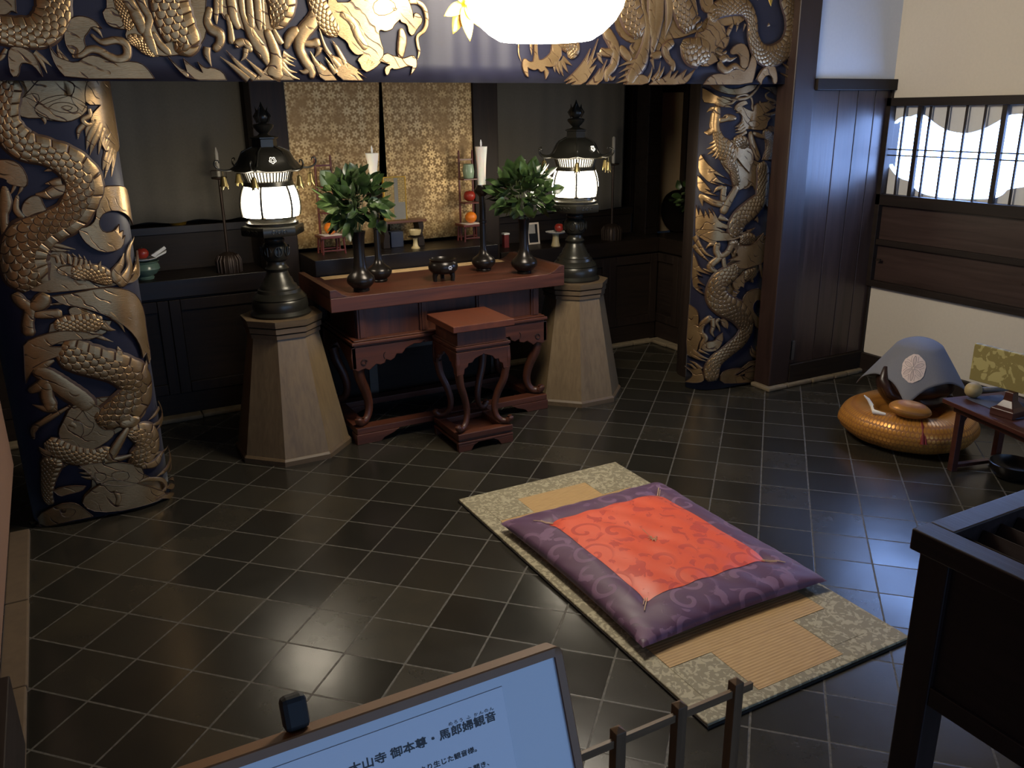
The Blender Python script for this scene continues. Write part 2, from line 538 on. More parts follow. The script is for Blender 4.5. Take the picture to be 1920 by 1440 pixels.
('P',[971,2570,1401,2593,1461,2383,1474,2334,1407,2312,1331,2290,1251,2281,1191,2247,1175,2207,1112,2252,1099,2160,1042,2077,936,2033,964,2190,1004,2256,962,2255,885,2298,858,2379,877,2565]),
('P',[1428,2313,1536,2419,1581,2437,1742,2491,1817,2463,1801,2378,1648,2363,1692,2299,1659,2230,1617,2167,1510,2132,1439,2148]),
('P',[-2156,2405,-2039,2411,-2056,2309,-2053,2294,-2070,2304,-2085,2290,-2101,2285,-2177,2287]),
('C',[-2206,2243,122,-2163,2245,122,-2123,2232,122,-2060,2223,128,-1982,2230,138,-1929,2284,147,-1912,2350,138,-1897,2419,138,-1893,2509,129]),
('P',[-2103,2164,-2069,2172,-2028,2152,-2011,2124,-2000,2053,-2024,2095,-2051,2107,-2074,2104,-2086,2055,-2113,2052,-2116,2113]),
('S',[-2016,2147,27,-1985,2119,18,-1960,2094,1]),
('S',[-2009,2138,24,-1992,2100,15,-1982,2067,1]),
('S',[-2114,2159,18,-2132,2131,21,-2149,2110,3]),
('P',[-1892,2234,-1870,2275,-1838,2292,-1803,2291,-1769,2276,-1748,2246,-1786,2254,-1804,2228,-1820,2213,-1824,2189,-1819,2172,-1841,2150,-1866,2140,-1883,2147,-1897,2187]),
('S',[-1790,2261,25,-1765,2238,18,-1750,2210,1]),
('B',[-1878,2135,18,-1843,2141,28,-1812,2161,34,-1776,2161,37,-1733,2135,37,-1696,2125,40,-1665,2144,40,-1666,2188,40,-1700,2202,34,-1748,2193,31,-1771,2200,18,-1793,2223,12]),
('P',[-1957,2179,-1941,2139,-1921,2125,-1866,2107,-1827,2136,-1789,2142,-1736,2116,-1700,2112,-1663,2119,-1615,2113,-1589,2088,-1567,2048,-1910,2046,-1939,2084,-1953,2125]),
('S',[-1921,2125,18,-1928,2151,12,-1926,2182,1]),
('S',[-1899,2116,18,-1914,2140,12,-1924,2163,1]),
('S',[-1923,2113,18,-1945,2144,12,-1962,2179,1]),
('P',[-1737,2322,-1682,2331,-1655,2270,-1675,2251,-1710,2252,-1731,2273]),
('B',[-1647,2408,62,-1635,2362,62,-1616,2327,55,-1607,2301,62,-1593,2263,55,-1588,2226,46]),
('C',[-1663,2384,62,-1659,2325,55,-1647,2278,52,-1635,2242,46]),
('B',[-1591,2388,49,-1574,2336,40,-1555,2293,40,-1574,2244,49,-1565,2183,55,-1543,2139,12]),
('B',[-1552,2240,28,-1531,2196,37,-1503,2164,37,-1485,2142,6]),
('C',[-1656,2212,46,-1612,2199,61,-1584,2170,55,-1551,2141,18]),
('C',[-1458,2466,174,-1464,2406,174,-1463,2333,186,-1447,2260,179,-1427,2198,148,-1461,2155,55]),
('C',[-1491,2440,62,-1496,2368,80,-1495,2320,74,-1491,2288,49]),
('B',[-1299,2347,34,-1318,2294,40,-1306,2259,50,-1272,2238,53,-1274,2202,43,-1304,2168,37]),
('S',[-1331,2183,34,-1335,2150,34,-1321,2101,1]),
('P',[-1501,2139,-1456,2092,-1429,2080,-1438,2133,-1403,2100,-1362,2075,-1380,2121,-1347,2091,-1320,2099,-1274,2079,-1262,2045,-1423,2044,-1469,2089]),
('B',[-1259,2428,38,-1270,2353,31,-1278,2313,25,-1280,2273,2]),
('B',[-1246,2428,28,-1256,2346,28,-1255,2319,19]),
('B',[-1209,2430,50,-1204,2356,53,-1202,2306,47,-1183,2261,31]),
('B',[-1229,2322,25,-1222,2267,28,-1222,2198,40]),
('B',[-1161,2433,35,-1162,2358,34,-1156,2307,31,-1126,2231,59,-1089,2167,66,-1066,2104,16]),
('B',[-1126,2434,35,-1128,2321,41,-1129,2262,41]),
('B',[-1089,2436,41,-1091,2310,44,-1091,2256,13]),
('C',[-979,2492,152,-983,2429,149,-983,2365,139,-1006,2305,95,-1034,2270,38]),
('B',[-1067,2412,19,-1073,2310,25,-1067,2243,2]),
('B',[-1063,2264,41,-1043,2207,53,-1030,2142,66,-1042,2075,100,-1051,2046,103]),
('P',[-1104,2077,-1067,2112,-1023,2129,-972,2065,-956,2046,-1143,2045]),
('S',[-1022,2142,53,-984,2092,25,-938,2079,2]),
('S',[-997,2161,38,-967,2148,16,-935,2137,1]),
('S',[-998,2148,35,-974,2135,16,-948,2126,1]),
('S',[-1003,2134,38,-976,2119,16,-944,2107,1]),
('S',[-1012,2094,50,-972,2065,25,-927,2049,2]),
('S',[-1029,2265,19,-1016,2229,38,-996,2203,28]),
('B',[-830,2363,45,-843,2310,73,-898,2248,76,-917,2189,57,-894,2131,51,-868,2090,48,-871,2052,25]),
('B',[-910,2269,51,-956,2236,54,-981,2183,25]),
('B',[-901,2211,32,-858,2207,38,-816,2216,57]),
('S',[-821,2194,38,-829,2170,25,-850,2146,1]),
('S',[-876,2096,35,-904,2082,22,-928,2090,1]),
('B',[-1212,2193,44,-1172,2207,37,-1150,2189,37,-1142,2164,22]),
('S',[-1162,2179,31,-1171,2147,22,-1191,2126,1]),
('S',[-1165,2048,41,-1220,2095,25,-1279,2143,2]),
('S',[-1137,2051,41,-1197,2105,28,-1252,2172,2]),
('S',[-1099,2067,38,-1129,2098,22,-1169,2140,2]),
('S',[-816,2083,64,-847,2126,29,-868,2175,2]),
('P',[-849,2107,-825,2110,-829,2132,-774,2083,-747,2045,-825,2044]),
('C',[-827,2475,96,-817,2398,96,-798,2341,105,-765,2286,96,-723,2253,58]),
('P',[-757,2453,-705,2371,-557,2463,-385,2471,-342,2378,-338,2336,-330,2364,-298,2352,-290,2321,-318,2292,-346,2252,-368,2268,-372,2307,-404,2315,-409,2328,-443,2299,-450,2283,-489,2270,-513,2278,-523,2269,-516,2225,-500,2181,-516,2136,-549,2105,-595,2083,-607,2090,-622,2099,-629,2123,-643,2140,-611,2165,-645,2159,-676,2189,-686,2221,-724,2242,-779,2294]),
('P',[-552,2388,-498,2425,-436,2407,-426,2374,-471,2345,-534,2340]),
('P',[-444,2379,-422,2377,-429,2366,-442,2368]),
('B',[-715,2349,39,-658,2311,52,-627,2245,58,-588,2185,49]),
('S',[-601,2168,29,-625,2135,19,-643,2139,1]),
('S',[-578,2141,29,-605,2110,19,-623,2097,1]),
('S',[-560,2130,29,-581,2102,19,-598,2083,1]),
('B',[-416,2152,33,-410,2194,49,-401,2239,53,-405,2287,30]),
('P',[-529,2136,-494,2176,-457,2162,-429,2157,-403,2149,-374,2158,-350,2167,-331,2150,-330,2116,-344,2096,-367,2073,-356,2113,-382,2115,-415,2104,-451,2097,-470,2106,-485,2072,-501,2071,-505,2105,-476,2120]),
('B',[-357,2410,26,-309,2409,25,-278,2380,25,-270,2325,22,-286,2282,22,-320,2253,18,-321,2219,18,-315,2182,15,-325,2145,3]),
('P',[-739,2047,-768,2133,-806,2183,-761,2146,-770,2162,-716,2144,-643,2098,-625,2093,-644,2093,-601,2057,-645,2079,-616,2045,-647,2045]),
('S',[-734,2106,38,-791,2186,22,-818,2282,2]),
('S',[-703,2120,35,-737,2188,22,-762,2228,1]),
('S',[-752,2078,38,-778,2116,19,-799,2151,1]),
('C',[478,2304,107,536,2260,108,587,2221,101,568,2165,50]),
('P',[268,2151,285,2163,311,2142,341,2149,338,2270,360,2271,364,2155,394,2156,425,2175,448,2197,455,2273,501,2262,517,2182,502,2164,479,2126,440,2119,409,2122,432,2100,432,2085,413,2058,405,2103,382,2091,364,2112,341,2100,303,2112,298,2118,303,2068,290,2070,266,2114]),
('S',[319,2270,21,323,2209,18,326,2176,1]),
('B',[249,2268,7,248,2190,10,262,2145,2]),
('S',[517,2167,36,549,2149,22,584,2129,1]),
('S',[513,2158,36,533,2127,25,561,2089,1]),
('S',[502,2151,36,510,2114,25,528,2073,1]),
('S',[486,2148,36,490,2114,21,504,2082,1]),
('S',[475,2145,28,471,2116,18,475,2093,1]),
('P',[532,2046,597,2096,656,2153,699,2217,676,2147,700,2179,680,2135,750,2269,712,2161,744,2174,693,2116,739,2135,709,2090,658,2031,578,2030,605,2048,544,2034,581,2061]),
('P',[676,2030,730,2075,766,2117,758,2088,812,2162,783,2097,809,2124,768,2030]),
('B',[794,2320,74,853,2243,78,871,2189,67,857,2131,59,816,2091,52,813,2046,33]),
('B',[854,2201,59,797,2200,48,764,2212,44]),
('S',[760,2199,40,765,2168,26,788,2138,1]),
('S',[825,2072,33,850,2061,22,877,2079,1]),
('B',[895,2231,48,943,2190,60,978,2161,38]),
('C',[936,2629,170,940,2522,166,956,2429,170,996,2352,163,1024,2282,98]),
('C',[1297,2619,149,1305,2492,149,1360,2396,158,1388,2325,134]),
('B',[1041,2496,23,1052,2433,34,1081,2354,53,1077,2258,65,1047,2159,102,986,2076,83,970,2033,56]),
('B',[1105,2577,73,1111,2451,77,1116,2356,69,1128,2275,46]),
('B',[1156,2580,77,1156,2421,92,1151,2350,77,1137,2275,61,1123,2200,27]),
('B',[1218,2551,58,1235,2408,58,1218,2320,19,1211,2277,2]),
('S',[1047,2159,57,966,2151,23,886,2126,1]),
('S',[1039,2133,57,963,2122,23,894,2094,1]),
('S',[1019,2100,57,955,2089,22,890,2064,1]),
('S',[1007,2067,57,944,2056,22,874,2038,1]),
('S',[994,2204,30,971,2229,19,983,2255,2]),
('C',[1333,2264,78,1413,2219,174,1483,2213,176,1551,2180,100]),
('S',[1423,2415,24,1440,2422,16,1430,2432,2]),
('S',[1376,2430,32,1402,2444,20,1393,2453,2]),
('S',[1425,2379,32,1456,2396,20,1455,2410,2]),
('S',[1436,2349,32,1472,2367,20,1470,2384,2]),
('B',[1274,2269,51,1218,2228,62,1239,2175,47,1277,2142,43,1274,2105,31]),
('B',[1189,2198,54,1132,2187,46,1120,2173,31]),
('S',[1120,2173,31,1130,2147,19,1140,2116,2]),
('P',[1105,2031,1156,2061,1218,2071,1265,2115,1254,2068,1313,2109,1286,2065,1376,2117,1349,2065,1440,2119,1396,2055,1356,2032]),
('P',[936,2031,990,2073,1050,2090,1103,2071,1096,2031]),
('S',[1130,2051,34,1172,2101,19,1186,2161,2]),
('S',[1165,2061,35,1198,2101,19,1212,2133,2]),
('S',[1095,2050,30,1119,2094,15,1126,2131,2]),
('C',[1538,2386,89,1580,2444,105,1677,2471,111,1792,2473,108,1862,2404,88,1881,2311,96,1940,2225,122,2044,2202,141,2157,2254,143,2204,2348,144,2187,2443,135,2135,2528,121,2113,2630,121]),
('P',[1438,2562,1538,2567,1553,2436,1503,2425,1459,2456]),
('P',[1531,2416,1577,2427,1610,2372,1648,2363,1664,2292,1692,2299,1659,2230,1610,2250,1574,2222,1612,2167,1511,2125,1438,2165,1428,2313,1509,2335]),
('P',[1600,2253,1639,2298,1686,2306,1685,2265,1650,2227]),
('S',[1671,2313,33,1692,2347,33,1714,2375,16]),
('S',[1752,2383,25,1749,2359,16,1742,2332,2]),
('S',[1811,2378,21,1803,2357,12,1798,2337,2]),
('B',[1593,2219,16,1642,2206,24,1679,2224,16]),
('B',[1622,2164,45,1644,2130,53,1688,2113,49,1749,2141,41,1801,2119,33,1848,2118,17]),
('B',[1626,2168,45,1668,2186,53,1707,2176,29,1760,2191,6]),
('P',[1703,2221,1734,2259,1801,2275,1844,2241,1861,2189,1845,2123,1794,2131,1790,2184,1763,2211,1715,2202]),
('P',[1508,2032,1561,2087,1632,2098,1681,2090,1727,2117,1775,2124,1841,2107,1882,2207,1925,2172,1909,2083,1891,2033]),
('P',[1989,2141,2070,2156,2103,2088,2104,2039,2073,2039,2063,2080,2020,2094,1982,2065,1972,2035,1931,2065,1958,2101]),
('S',[2001,2130,34,1958,2101,21,1926,2062,2]),
('P',[2267,2304,2306,2045,2246,2048,2128,2106,2253,2078,2142,2161,2258,2122,2175,2194,2272,2177,2209,2263]),
('S',[2004,2384,26,1995,2377,17,1988,2370,2]),
],
}

# ------------------------------------------------------------------ materials
WD = wood('dark_wood_upright', '16100d', '2a201a', 'z', 1.0, 0.55, spec=0.25)
WDX = wood('dark_wood_lengthwise', '16100d', '292019', 'x', 1.0, 0.55, spec=0.22)
WDY = wood('dark_wood_crosswise', '17110e', '2a201a', 'y', 1.0, 0.55, spec=0.25)
LACQ = wood('black_lacquered_wood', '0e0b09', '1a1411', 'x', 0.8, 0.30, 0.05, spec=0.35)
WTOP = wood('brown_black_counter_wood', '15100c', '261d16', 'x', 1.0, 0.4, 0.08, spec=0.28)
DOORW = wood('brown_door_wood', '2a1e1a', '46352e', 'z', 0.9, 0.36, 0.12)
REDW = wood('red_keyaki_wood_lengthwise', '2c160d', '5c301d', 'x', 0.75, 0.45, 0.15, coat=0.06)
REDZ = wood('red_keyaki_wood_upright', '28140c', '552d1b', 'z', 0.75, 0.45, 0.1, coat=0.08)
REDY = wood('red_keyaki_wood_crosswise', '28140c', '552d1b', 'y', 0.75, 0.45, 0.1, coat=0.08)
OLIVE = wood('olive_brown_stand_wood', '5d4c36', '7a6649', 'z', 1.4, 0.5, 0.08)
OLIVED = wood('olive_brown_trim_wood', '493a29', '65533b', 'x', 1.4, 0.5, 0.08)
PLASTER = plain('beige_plaster', 'cdc2b0', 0.85, 0, 0.05, 60)
PLASTERW = plain('white_plaster', 'd3d2cf', 0.85, 0, 0.04, 60)
CREAM = plain('cream_plaster', 'b59c78', 0.85, 0, 0.06, 40)
STONE = plain('weathered_stone', '6f614b', 0.9, 0, 0.35, 25)
BRONZE = plain('dark_bronze', '312f28', 0.3, 0.5, 0.15, 20)
BRONZEB = plain('black_bronze', '241f1b', 0.28, 0.5, 0.15, 20)
IRON = plain('brown_iron', '33271f', 0.5, 0.5, 0.2, 30)
CANDLE = plain('candle_wax', 'f1eadb', 0.45, 0, 0.03, 10, Subsurface_Weight=0.3)
WHITE = plain('white_paper', 'e6e2da', 0.7, 0, 0.04, 30)
GOLDM = plain('gilded_metal', 'd9a93c', 0.32, 0.85, 0.08, 20)
BLACKP = plain('black_plastic', '121313', 0.7)

def floor_mat():
    t = NT('dark_glazed_floor_tile')
    uv = t.uv()
    s = t.sep(uv)
    fx, fy = t.ma('FRACT', s[0]), t.ma('FRACT', s[1])
    wob = t.ma('MULTIPLY', t.ma('SUBTRACT', t.noise(uv, 5, 3), 0.5), 0.016)
    ex = t.ma('ADD', t.ma('SUBTRACT', 0.5, t.ma('ABSOLUTE', t.ma('SUBTRACT', fx, 0.5))), wob)
    ey = t.ma('ADD', t.ma('SUBTRACT', 0.5, t.ma('ABSOLUTE', t.ma('SUBTRACT', fy, 0.5))), wob)
    e = t.ma('MINIMUM', ex, ey)
    g = t.ma('SUBTRACT', 1.0, t.step(e, 0.009, 0.018))
    fl = t.n('ShaderNodeVectorMath', operation='FLOOR')
    t.put(fl.inputs[0], uv)
    wn = t.n('ShaderNodeTexWhiteNoise', noise_dimensions='2D')
    t.put(wn.inputs[0], fl.outputs[0])
    n1 = t.noise(uv, 1.7, 5, 0.6, 0.4)
    n2 = t.noise(uv, 14, 4, 0.6)
    v = t.ma('ADD', t.ma('MULTIPLY', wn.outputs[0], 0.45), t.ma('ADD', t.ma('MULTIPLY', n1, 0.45), t.ma('MULTIPLY', n2, 0.12)))
    tile = t.ramp(v, [(0.2, '201e1a'), (0.6, '2c2922'), (0.95, '40392c')])
    gn = t.noise(uv, 9, 4, 0.7)
    grout = t.ramp(gn, [(0.32, '2a2825'), (0.58, '5c574e')])
    r = t.ma('ADD', 0.17, t.ma('MULTIPLY', t.ma('ADD', wn.outputs[0], t.ma('MULTIPLY', n1, 0.8)), 0.085))
    r = t.ma('ADD', r, t.ma('MULTIPLY', g, 0.4))
    t.base(t.mix(g, tile, grout), r, 0.0)
    h = t.ma('ADD', t.ma('MULTIPLY', g, -1.0), t.ma('MULTIPLY', t.noise(uv, 2.3, 2), 0.9))
    t.bump(h, 0.14, 0.004)
    return t.m
TILE = floor_mat()

def flower_cloth(name, ground, motif, cell, petals=8, rough=0.6, metal=0.0, mrough=None, mmetal=None, axes='xz', dens=0.95):
    """woven cloth with a staggered small flower repeat"""
    t = NT(name)
    co = t.coord()
    s = t.sep(co)
    a, b = {'xz': (s[0], s[2]), 'xy': (s[0], s[1]), 'yz': (s[1], s[2])}[axes]
    u, v = t.ma('MULTIPLY', a, 1.0 / cell), t.ma('MULTIPLY', b, 1.0 / cell)
    masks = []
    for ox, oy, rad, pet in ((0, 0, 0.40 * dens, petals), (0.5, 0.5, 0.30 * dens, 5), (0.5, 0.02, 0.16, 3), (0.02, 0.5, 0.16, 3)):
        fu = t.ma('SUBTRACT', t.ma('FRACT', t.ma('ADD', u, ox)), 0.5)
        fv = t.ma('SUBTRACT', t.ma('FRACT', t.ma('ADD', v, oy)), 0.5)
        r = t.ma('SQRT', t.ma('ADD', t.ma('MULTIPLY', fu, fu), t.ma('MULTIPLY', fv, fv)))
        th = t.ma('ARCTAN2', fv, fu)
        lim = t.ma('MULTIPLY', rad, t.ma('ADD', 0.78, t.ma('MULTIPLY', t.ma('COSINE', t.ma('MULTIPLY', th, float(pet))), 0.22)))
        d = t.ma('SUBTRACT', lim, r)
        ring = t.step(r, 0.05 * rad / 0.4, 0.09 * rad / 0.4)
        masks.append(t.ma('MULTIPLY', t.step(d, -0.03, 0.05), ring))
    mk = masks[0]
    for x in masks[1:]:
        mk = t.ma('MAXIMUM', mk, x)
    wear = t.noise(co, 9, 4)
    mk = t.ma('MULTIPLY', mk, t.step(wear, 0.25, 0.6))
    n = t.noise(co, 160, 2)
    g = t.mix(n, tuple(x * 0.8 for x in lin(ground)[:3]) + (1,), lin(ground))
    col = t.mix(mk, g, lin(motif))
    t.base(col, t.ma('ADD', rough, t.ma('MULTIPLY', mk, (mrough if mrough is not None else rough) - rough)),
           t.ma('ADD', metal, t.ma('MULTIPLY', mk, (mmetal if mmetal is not None else metal) - metal)))
    t.bump(t.ma('ADD', mk, t.ma('MULTIPLY', n, 0.4)), 0.2, 0.002)
    return t.m

def damask(name, ground, motif, sc, rough=0.4, mrough=0.6, sheen=0.2):
    """satin with scrolling vines and leaves in the weave"""
    t = NT(name)
    co = t.coord()
    w = t.n('ShaderNodeTexWave', wave_type='RINGS', rings_direction='SPHERICAL')
    vor = t.n('ShaderNodeTexVoronoi')
    t.put(vor.inputs['Vector'], t.scale(co, (1, 1, 0.01)))
    vor.inputs['Scale'].default_value = sc
    d = vor.outputs['Distance']
    off = t.n('ShaderNodeVectorMath', operation='SUBTRACT')
    t.put(off.inputs[0], t.scale(co, (sc, sc, 0.01 * sc)))
    t.put(off.inputs[1], t.scale(vor.outputs['Position'], (sc, sc, 0.0)))
    q = t.sep(off.outputs[0])
    th = t.ma('ARCTAN2', q[1], q[0])
    spiral = t.ma('SINE', t.ma('ADD', th, t.ma('MULTIPLY', d, 17.0)))
    vine = t.ma('MULTIPLY', t.step(spiral, 0.55, 0.8), t.ma('SUBTRACT', 1.0, t.step(d, 0.40, 0.55)))
    leafn = t.noise(t.scale(co, (1, 1, 0.01)), sc * 2.2, 3, 0.5, 0.7)
    leaf = t.ma('MULTIPLY', t.step(leafn, 0.56, 0.60), t.step(d, 0.35, 0.5))
    mk = t.ma('MAXIMUM', vine, leaf)
    t.base(t.mix(mk, lin(ground), lin(motif)), t.ma('ADD', rough, t.ma('MULTIPLY', mk, mrough - rough)), 0.0,
           Sheen_Weight=sheen)
    t.bump(t.ma('ADD', t.ma('MULTIPLY', mk, 0.5), t.noise(co, 7, 3)), 0.25, 0.006)
    t.t.nodes.remove(w)
    return t.m

def gold_embroidery():
    """padded gold-thread work: plain areas and scaled skins, and their dark couching lines"""
    def base(name, scales):
        t = NT(name)
        co = t.coord()
        thr = t.noise(t.scale(co, (60, 60, 420)), 1.0, 2)
        big = t.noise(co, 6, 3)
        gold = t.ramp(t.ma('ADD', t.ma('MULTIPLY', big, 0.7), t.ma('MULTIPLY', thr, 0.3)), [(0.3, '826845'), (0.7, 'ab8d63')])
        h = t.ma('MULTIPLY', thr, 0.25)
        if not scales:
            v = t.scale(co, (1, 1, 1))
            w = t.n('ShaderNodeTexWave', wave_type='BANDS', bands_direction='DIAGONAL')
            t.put(w.inputs['Vector'], v)
            w.inputs['Scale'].default_value = 9.0
            w.inputs['Distortion'].default_value = 7.0
            w.inputs['Detail'].default_value = 1.5
            w.inputs['Detail Scale'].default_value = 1.2
            line = t.ma('MULTIPLY', t.step(w.outputs[0], 0.93, 0.99), t.step(t.noise(co, 11, 2), 0.45, 0.6))
            h = t.ma('SUBTRACT', h, t.ma('MULTIPLY', line, 0.8))
            col = t.mix(line, gold, lin('3a2413'))
        if scales:
            s = t.sep(t.uv())
            plate = t.ma('GREATER_THAN', s[1], 50.0)
            i = t.ma('FLOOR', s[0])
            fu = t.ma('FRACT', s[0])
            fv = t.ma('FRACT', t.ma('ADD', s[1], t.ma('MULTIPLY', t.ma('MODULO', i, 2.0), 0.5)))
            c = t.ma('SUBTRACT', t.ma('MULTIPLY', fv, 2.0), 1.0)
            arc = t.ma('SQRT', t.ma('MAXIMUM', t.ma('SUBTRACT', 1.0, t.ma('MULTIPLY', c, c)), 0.0))
            d = t.ma('ABSOLUTE', t.ma('SUBTRACT', fu, arc))
            l1 = t.ma('SUBTRACT', 1.0, t.step(d, 0.045, 0.13))
            dome1 = t.ma('MULTIPLY', t.ma('ABSOLUTE', t.ma('SUBTRACT', fu, arc)), 0.9)
            pu = t.ma('FRACT', t.ma('ADD', s[0], t.ma('MULTIPLY', t.ma('SUBTRACT', s[1], 100.0), 0.35)))
            pd = t.ma('SUBTRACT', 0.5, t.ma('ABSOLUTE', t.ma('SUBTRACT', pu, 0.5)))
            l2 = t.ma('SUBTRACT', 1.0, t.step(pd, 0.03, 0.09))
            dome2 = t.ma('SQRT', t.ma('MULTIPLY', pd, 1.2))
            line = t.ma('ADD', t.ma('MULTIPLY', plate, l2), t.ma('MULTIPLY', t.ma('SUBTRACT', 1.0, plate), l1))
            dome = t.ma('ADD', t.ma('MULTIPLY', plate, dome2), t.ma('MULTIPLY', t.ma('SUBTRACT', 1.0, plate), dome1))
            col = t.mix(line, gold, lin('3a2413'))
            h = t.ma('ADD', h, t.ma('MULTIPLY', t.ma('SUBTRACT', dome, line), 1.6))
        t.base(col, t.ma('ADD', 0.27, t.ma('MULTIPLY', big, 0.16)), t.ma('SUBTRACT', 0.78, t.ma('MULTIPLY', line, 0.6)))
        t.bump(h, 0.5, 0.006)
        return t.m
    line = plain('dark_brown_couching_thread', '38220f', 0.6)
    return [base('gold_thread_plain', False), line, base('gold_thread_scales', True)]
EMBM = gold_embroidery()

def navy_mat():
    t = NT('navy_blue_silk')
    co = t.coord()
    n = t.noise(t.scale(co, (25, 25, 200)), 1.0, 2)
    t.base(t.mix(n, lin('0d0d1c'), lin('15142a')), 0.55, 0.0, Sheen_Weight=0.1, Specular_IOR_Level=0.35)
    t.bump(t.noise(co, 5, 3), 0.15, 0.01)
    return t.m
NAVY = navy_mat()

# ------------------------------------------------------------------ the room
def floor():
    bm = bmesh.new()
    uvl = bm.loops.layers.uv.new('UVMap')
    s, T = 2 ** -0.5, 0.24
    vs = [bm.verts.new(p) for p in ((-2.7, -7.5, 0), (3.3, -7.5, 0), (3.3, 1.6, 0), (-2.7, 1.6, 0))]
    f = bm.faces.new(vs)
    for l in f.loops:
        x, y = l.vert.co.x, l.vert.co.y
        l[uvl].uv = (s * (x - y) / T - 0.742 + 20, s * (x + y) / T + 6.7365 + 20)
    return struct(obj('floor', bm, TILE))
floor()
S('ceiling', WDY, (-2.7, 3.4, -7.5, 1.7, 3.2, 3.3))
S('wall_back', WDX, (-2.7, 3.4, 1.62, 1.72, 0, 3.2))
S('wall_left', DOORW, (-2.60, -2.47, -7.5, -0.30, 0.028, 3.2))
S('trim_1', plain('tan_board', '7a5b45', 0.8, 0, 0.06, 30), (-2.47, -2.385, -7.5, -0.42, 0.40, 3.2))               # plaster face of the left wall above its wooden foot
S('trim_2', plain('brown_sill_stone', '5f4d38', 0.9, 0, 0.25, 20), (-2.47, -2.385, -1.0, -0.30, 0.0, 0.03), (-2.47, -2.383, -1.62, -1.004, 0.0, 0.028), (-2.47, -2.386, -2.3, -1.625, 0.0, 0.03), (-2.47, -2.384, -7.5, -2.305, 0.0, 0.028), bevel=0.006)
S('wall_side', WD, (-2.72, -2.6, -0.30, 1.62, 0, 3.2))
S('trim_3', WDX, (-2.60, 2.3, -0.33, -0.12, 2.74, 2.96))                    # lintel that carries the hanging
S('wall_upper', WDX, (-2.7, 3.13, -0.30, -0.2, 2.96, 3.2))

# wooden panel wall to the right of the right pillar, with its post and white plaster above
S('trim_4', wood('reddish_post_wood', '1d110d', '2f1c16', 'z', 1, 0.5), (2.19, 2.375, -0.47, -0.32, 0.03, 3.2), bevel=0.008)
bm = bmesh.new()
for i, (a, b) in enumerate(((2.375, 2.62), (2.62, 2.80), (2.80, 2.97), (2.97, 3.13))):
    box(bm, a + 0.002, b - 0.002, -0.45, -0.42, 0.16, 2.0)
struct(obj('wall_panel', bm, DOORW, bevel=0.004))
S('trim_5', WDX, (2.375, 3.13, -0.475, -0.40, 0.03, 0.16), (2.375, 3.13, -0.49, -0.40, 2.0, 2.07))
S('wall_plaster', PLASTERW, (2.375, 3.13, -0.455, -0.40, 2.07, 3.2), bevel=0)
S('trim_6', plain('metal_hinge_grey', '5b5752', 0.4, 0.6), (2.39, 2.42, -0.462, -0.45, 0.19, 0.33))
bm = bmesh.new()
x = 2.16
while x < 3.13:
    w = random.uniform(0.12, 0.3)
    box(bm, x, min(x + w, 3.13), -0.50 - random.uniform(0, 0.03), -0.32, 0, 0.03)
    x += w + 0.004
struct(obj('trim_7', bm, STONE, bevel=0.01))

# right wall with the cloud-shaped window
XW = 3.13
S('wall_right', PLASTER, (XW, 3.3, -7.5, -0.40, 1.95, 3.2), (XW, 3.3, -7.5, -0.40, 0.15, 0.655), (XW, 3.3, -7.5, -2.35, 0.655, 1.95), bevel=0)
S('baseboard_right', WDY, (XW - 0.03, XW + 0.02, -7.5, -0.47, 0, 0.15))
S('trim_8', WD, (XW - 0.02, XW + 0.1, -0.47, -0.42, 0.15, 2.02))
CL_T = [(-0.432, 1.59), (-0.423, 1.69), (-0.45, 1.759), (-0.502, 1.808), (-0.545, 1.827), (-0.595, 1.827), (-0.65, 1.842), (-0.693, 1.839), (-0.732, 1.826), (-0.799, 1.783), (-0.888, 1.743), (-0.994, 1.726), (-1.061, 1.732), (-1.139, 1.755), (-1.202, 1.786), (-1.278, 1.83), (-1.332, 1.84), (-1.42, 1.835), (-1.50, 1.80), (-1.58, 1.79), (-1.66, 1.81), (-1.76, 1.80), (-1.84, 1.74), (-1.87, 1.65)]
CL_B = [(-1.86, 1.55), (-1.80, 1.48), (-1.70, 1.45), (-1.60, 1.44), (-1.5, 1.43), (-1.40, 1.409), (-1.354, 1.396), (-1.328, 1.365), (-1.27, 1.338), (-1.128, 1.322), (-0.957, 1.314), (-0.836, 1.32), (-0.746, 1.338), (-0.691, 1.372), (-0.653, 1.405), (-0.60, 1.416), (-0.544, 1.44), (-0.49, 1.487), (-0.448, 1.54)]
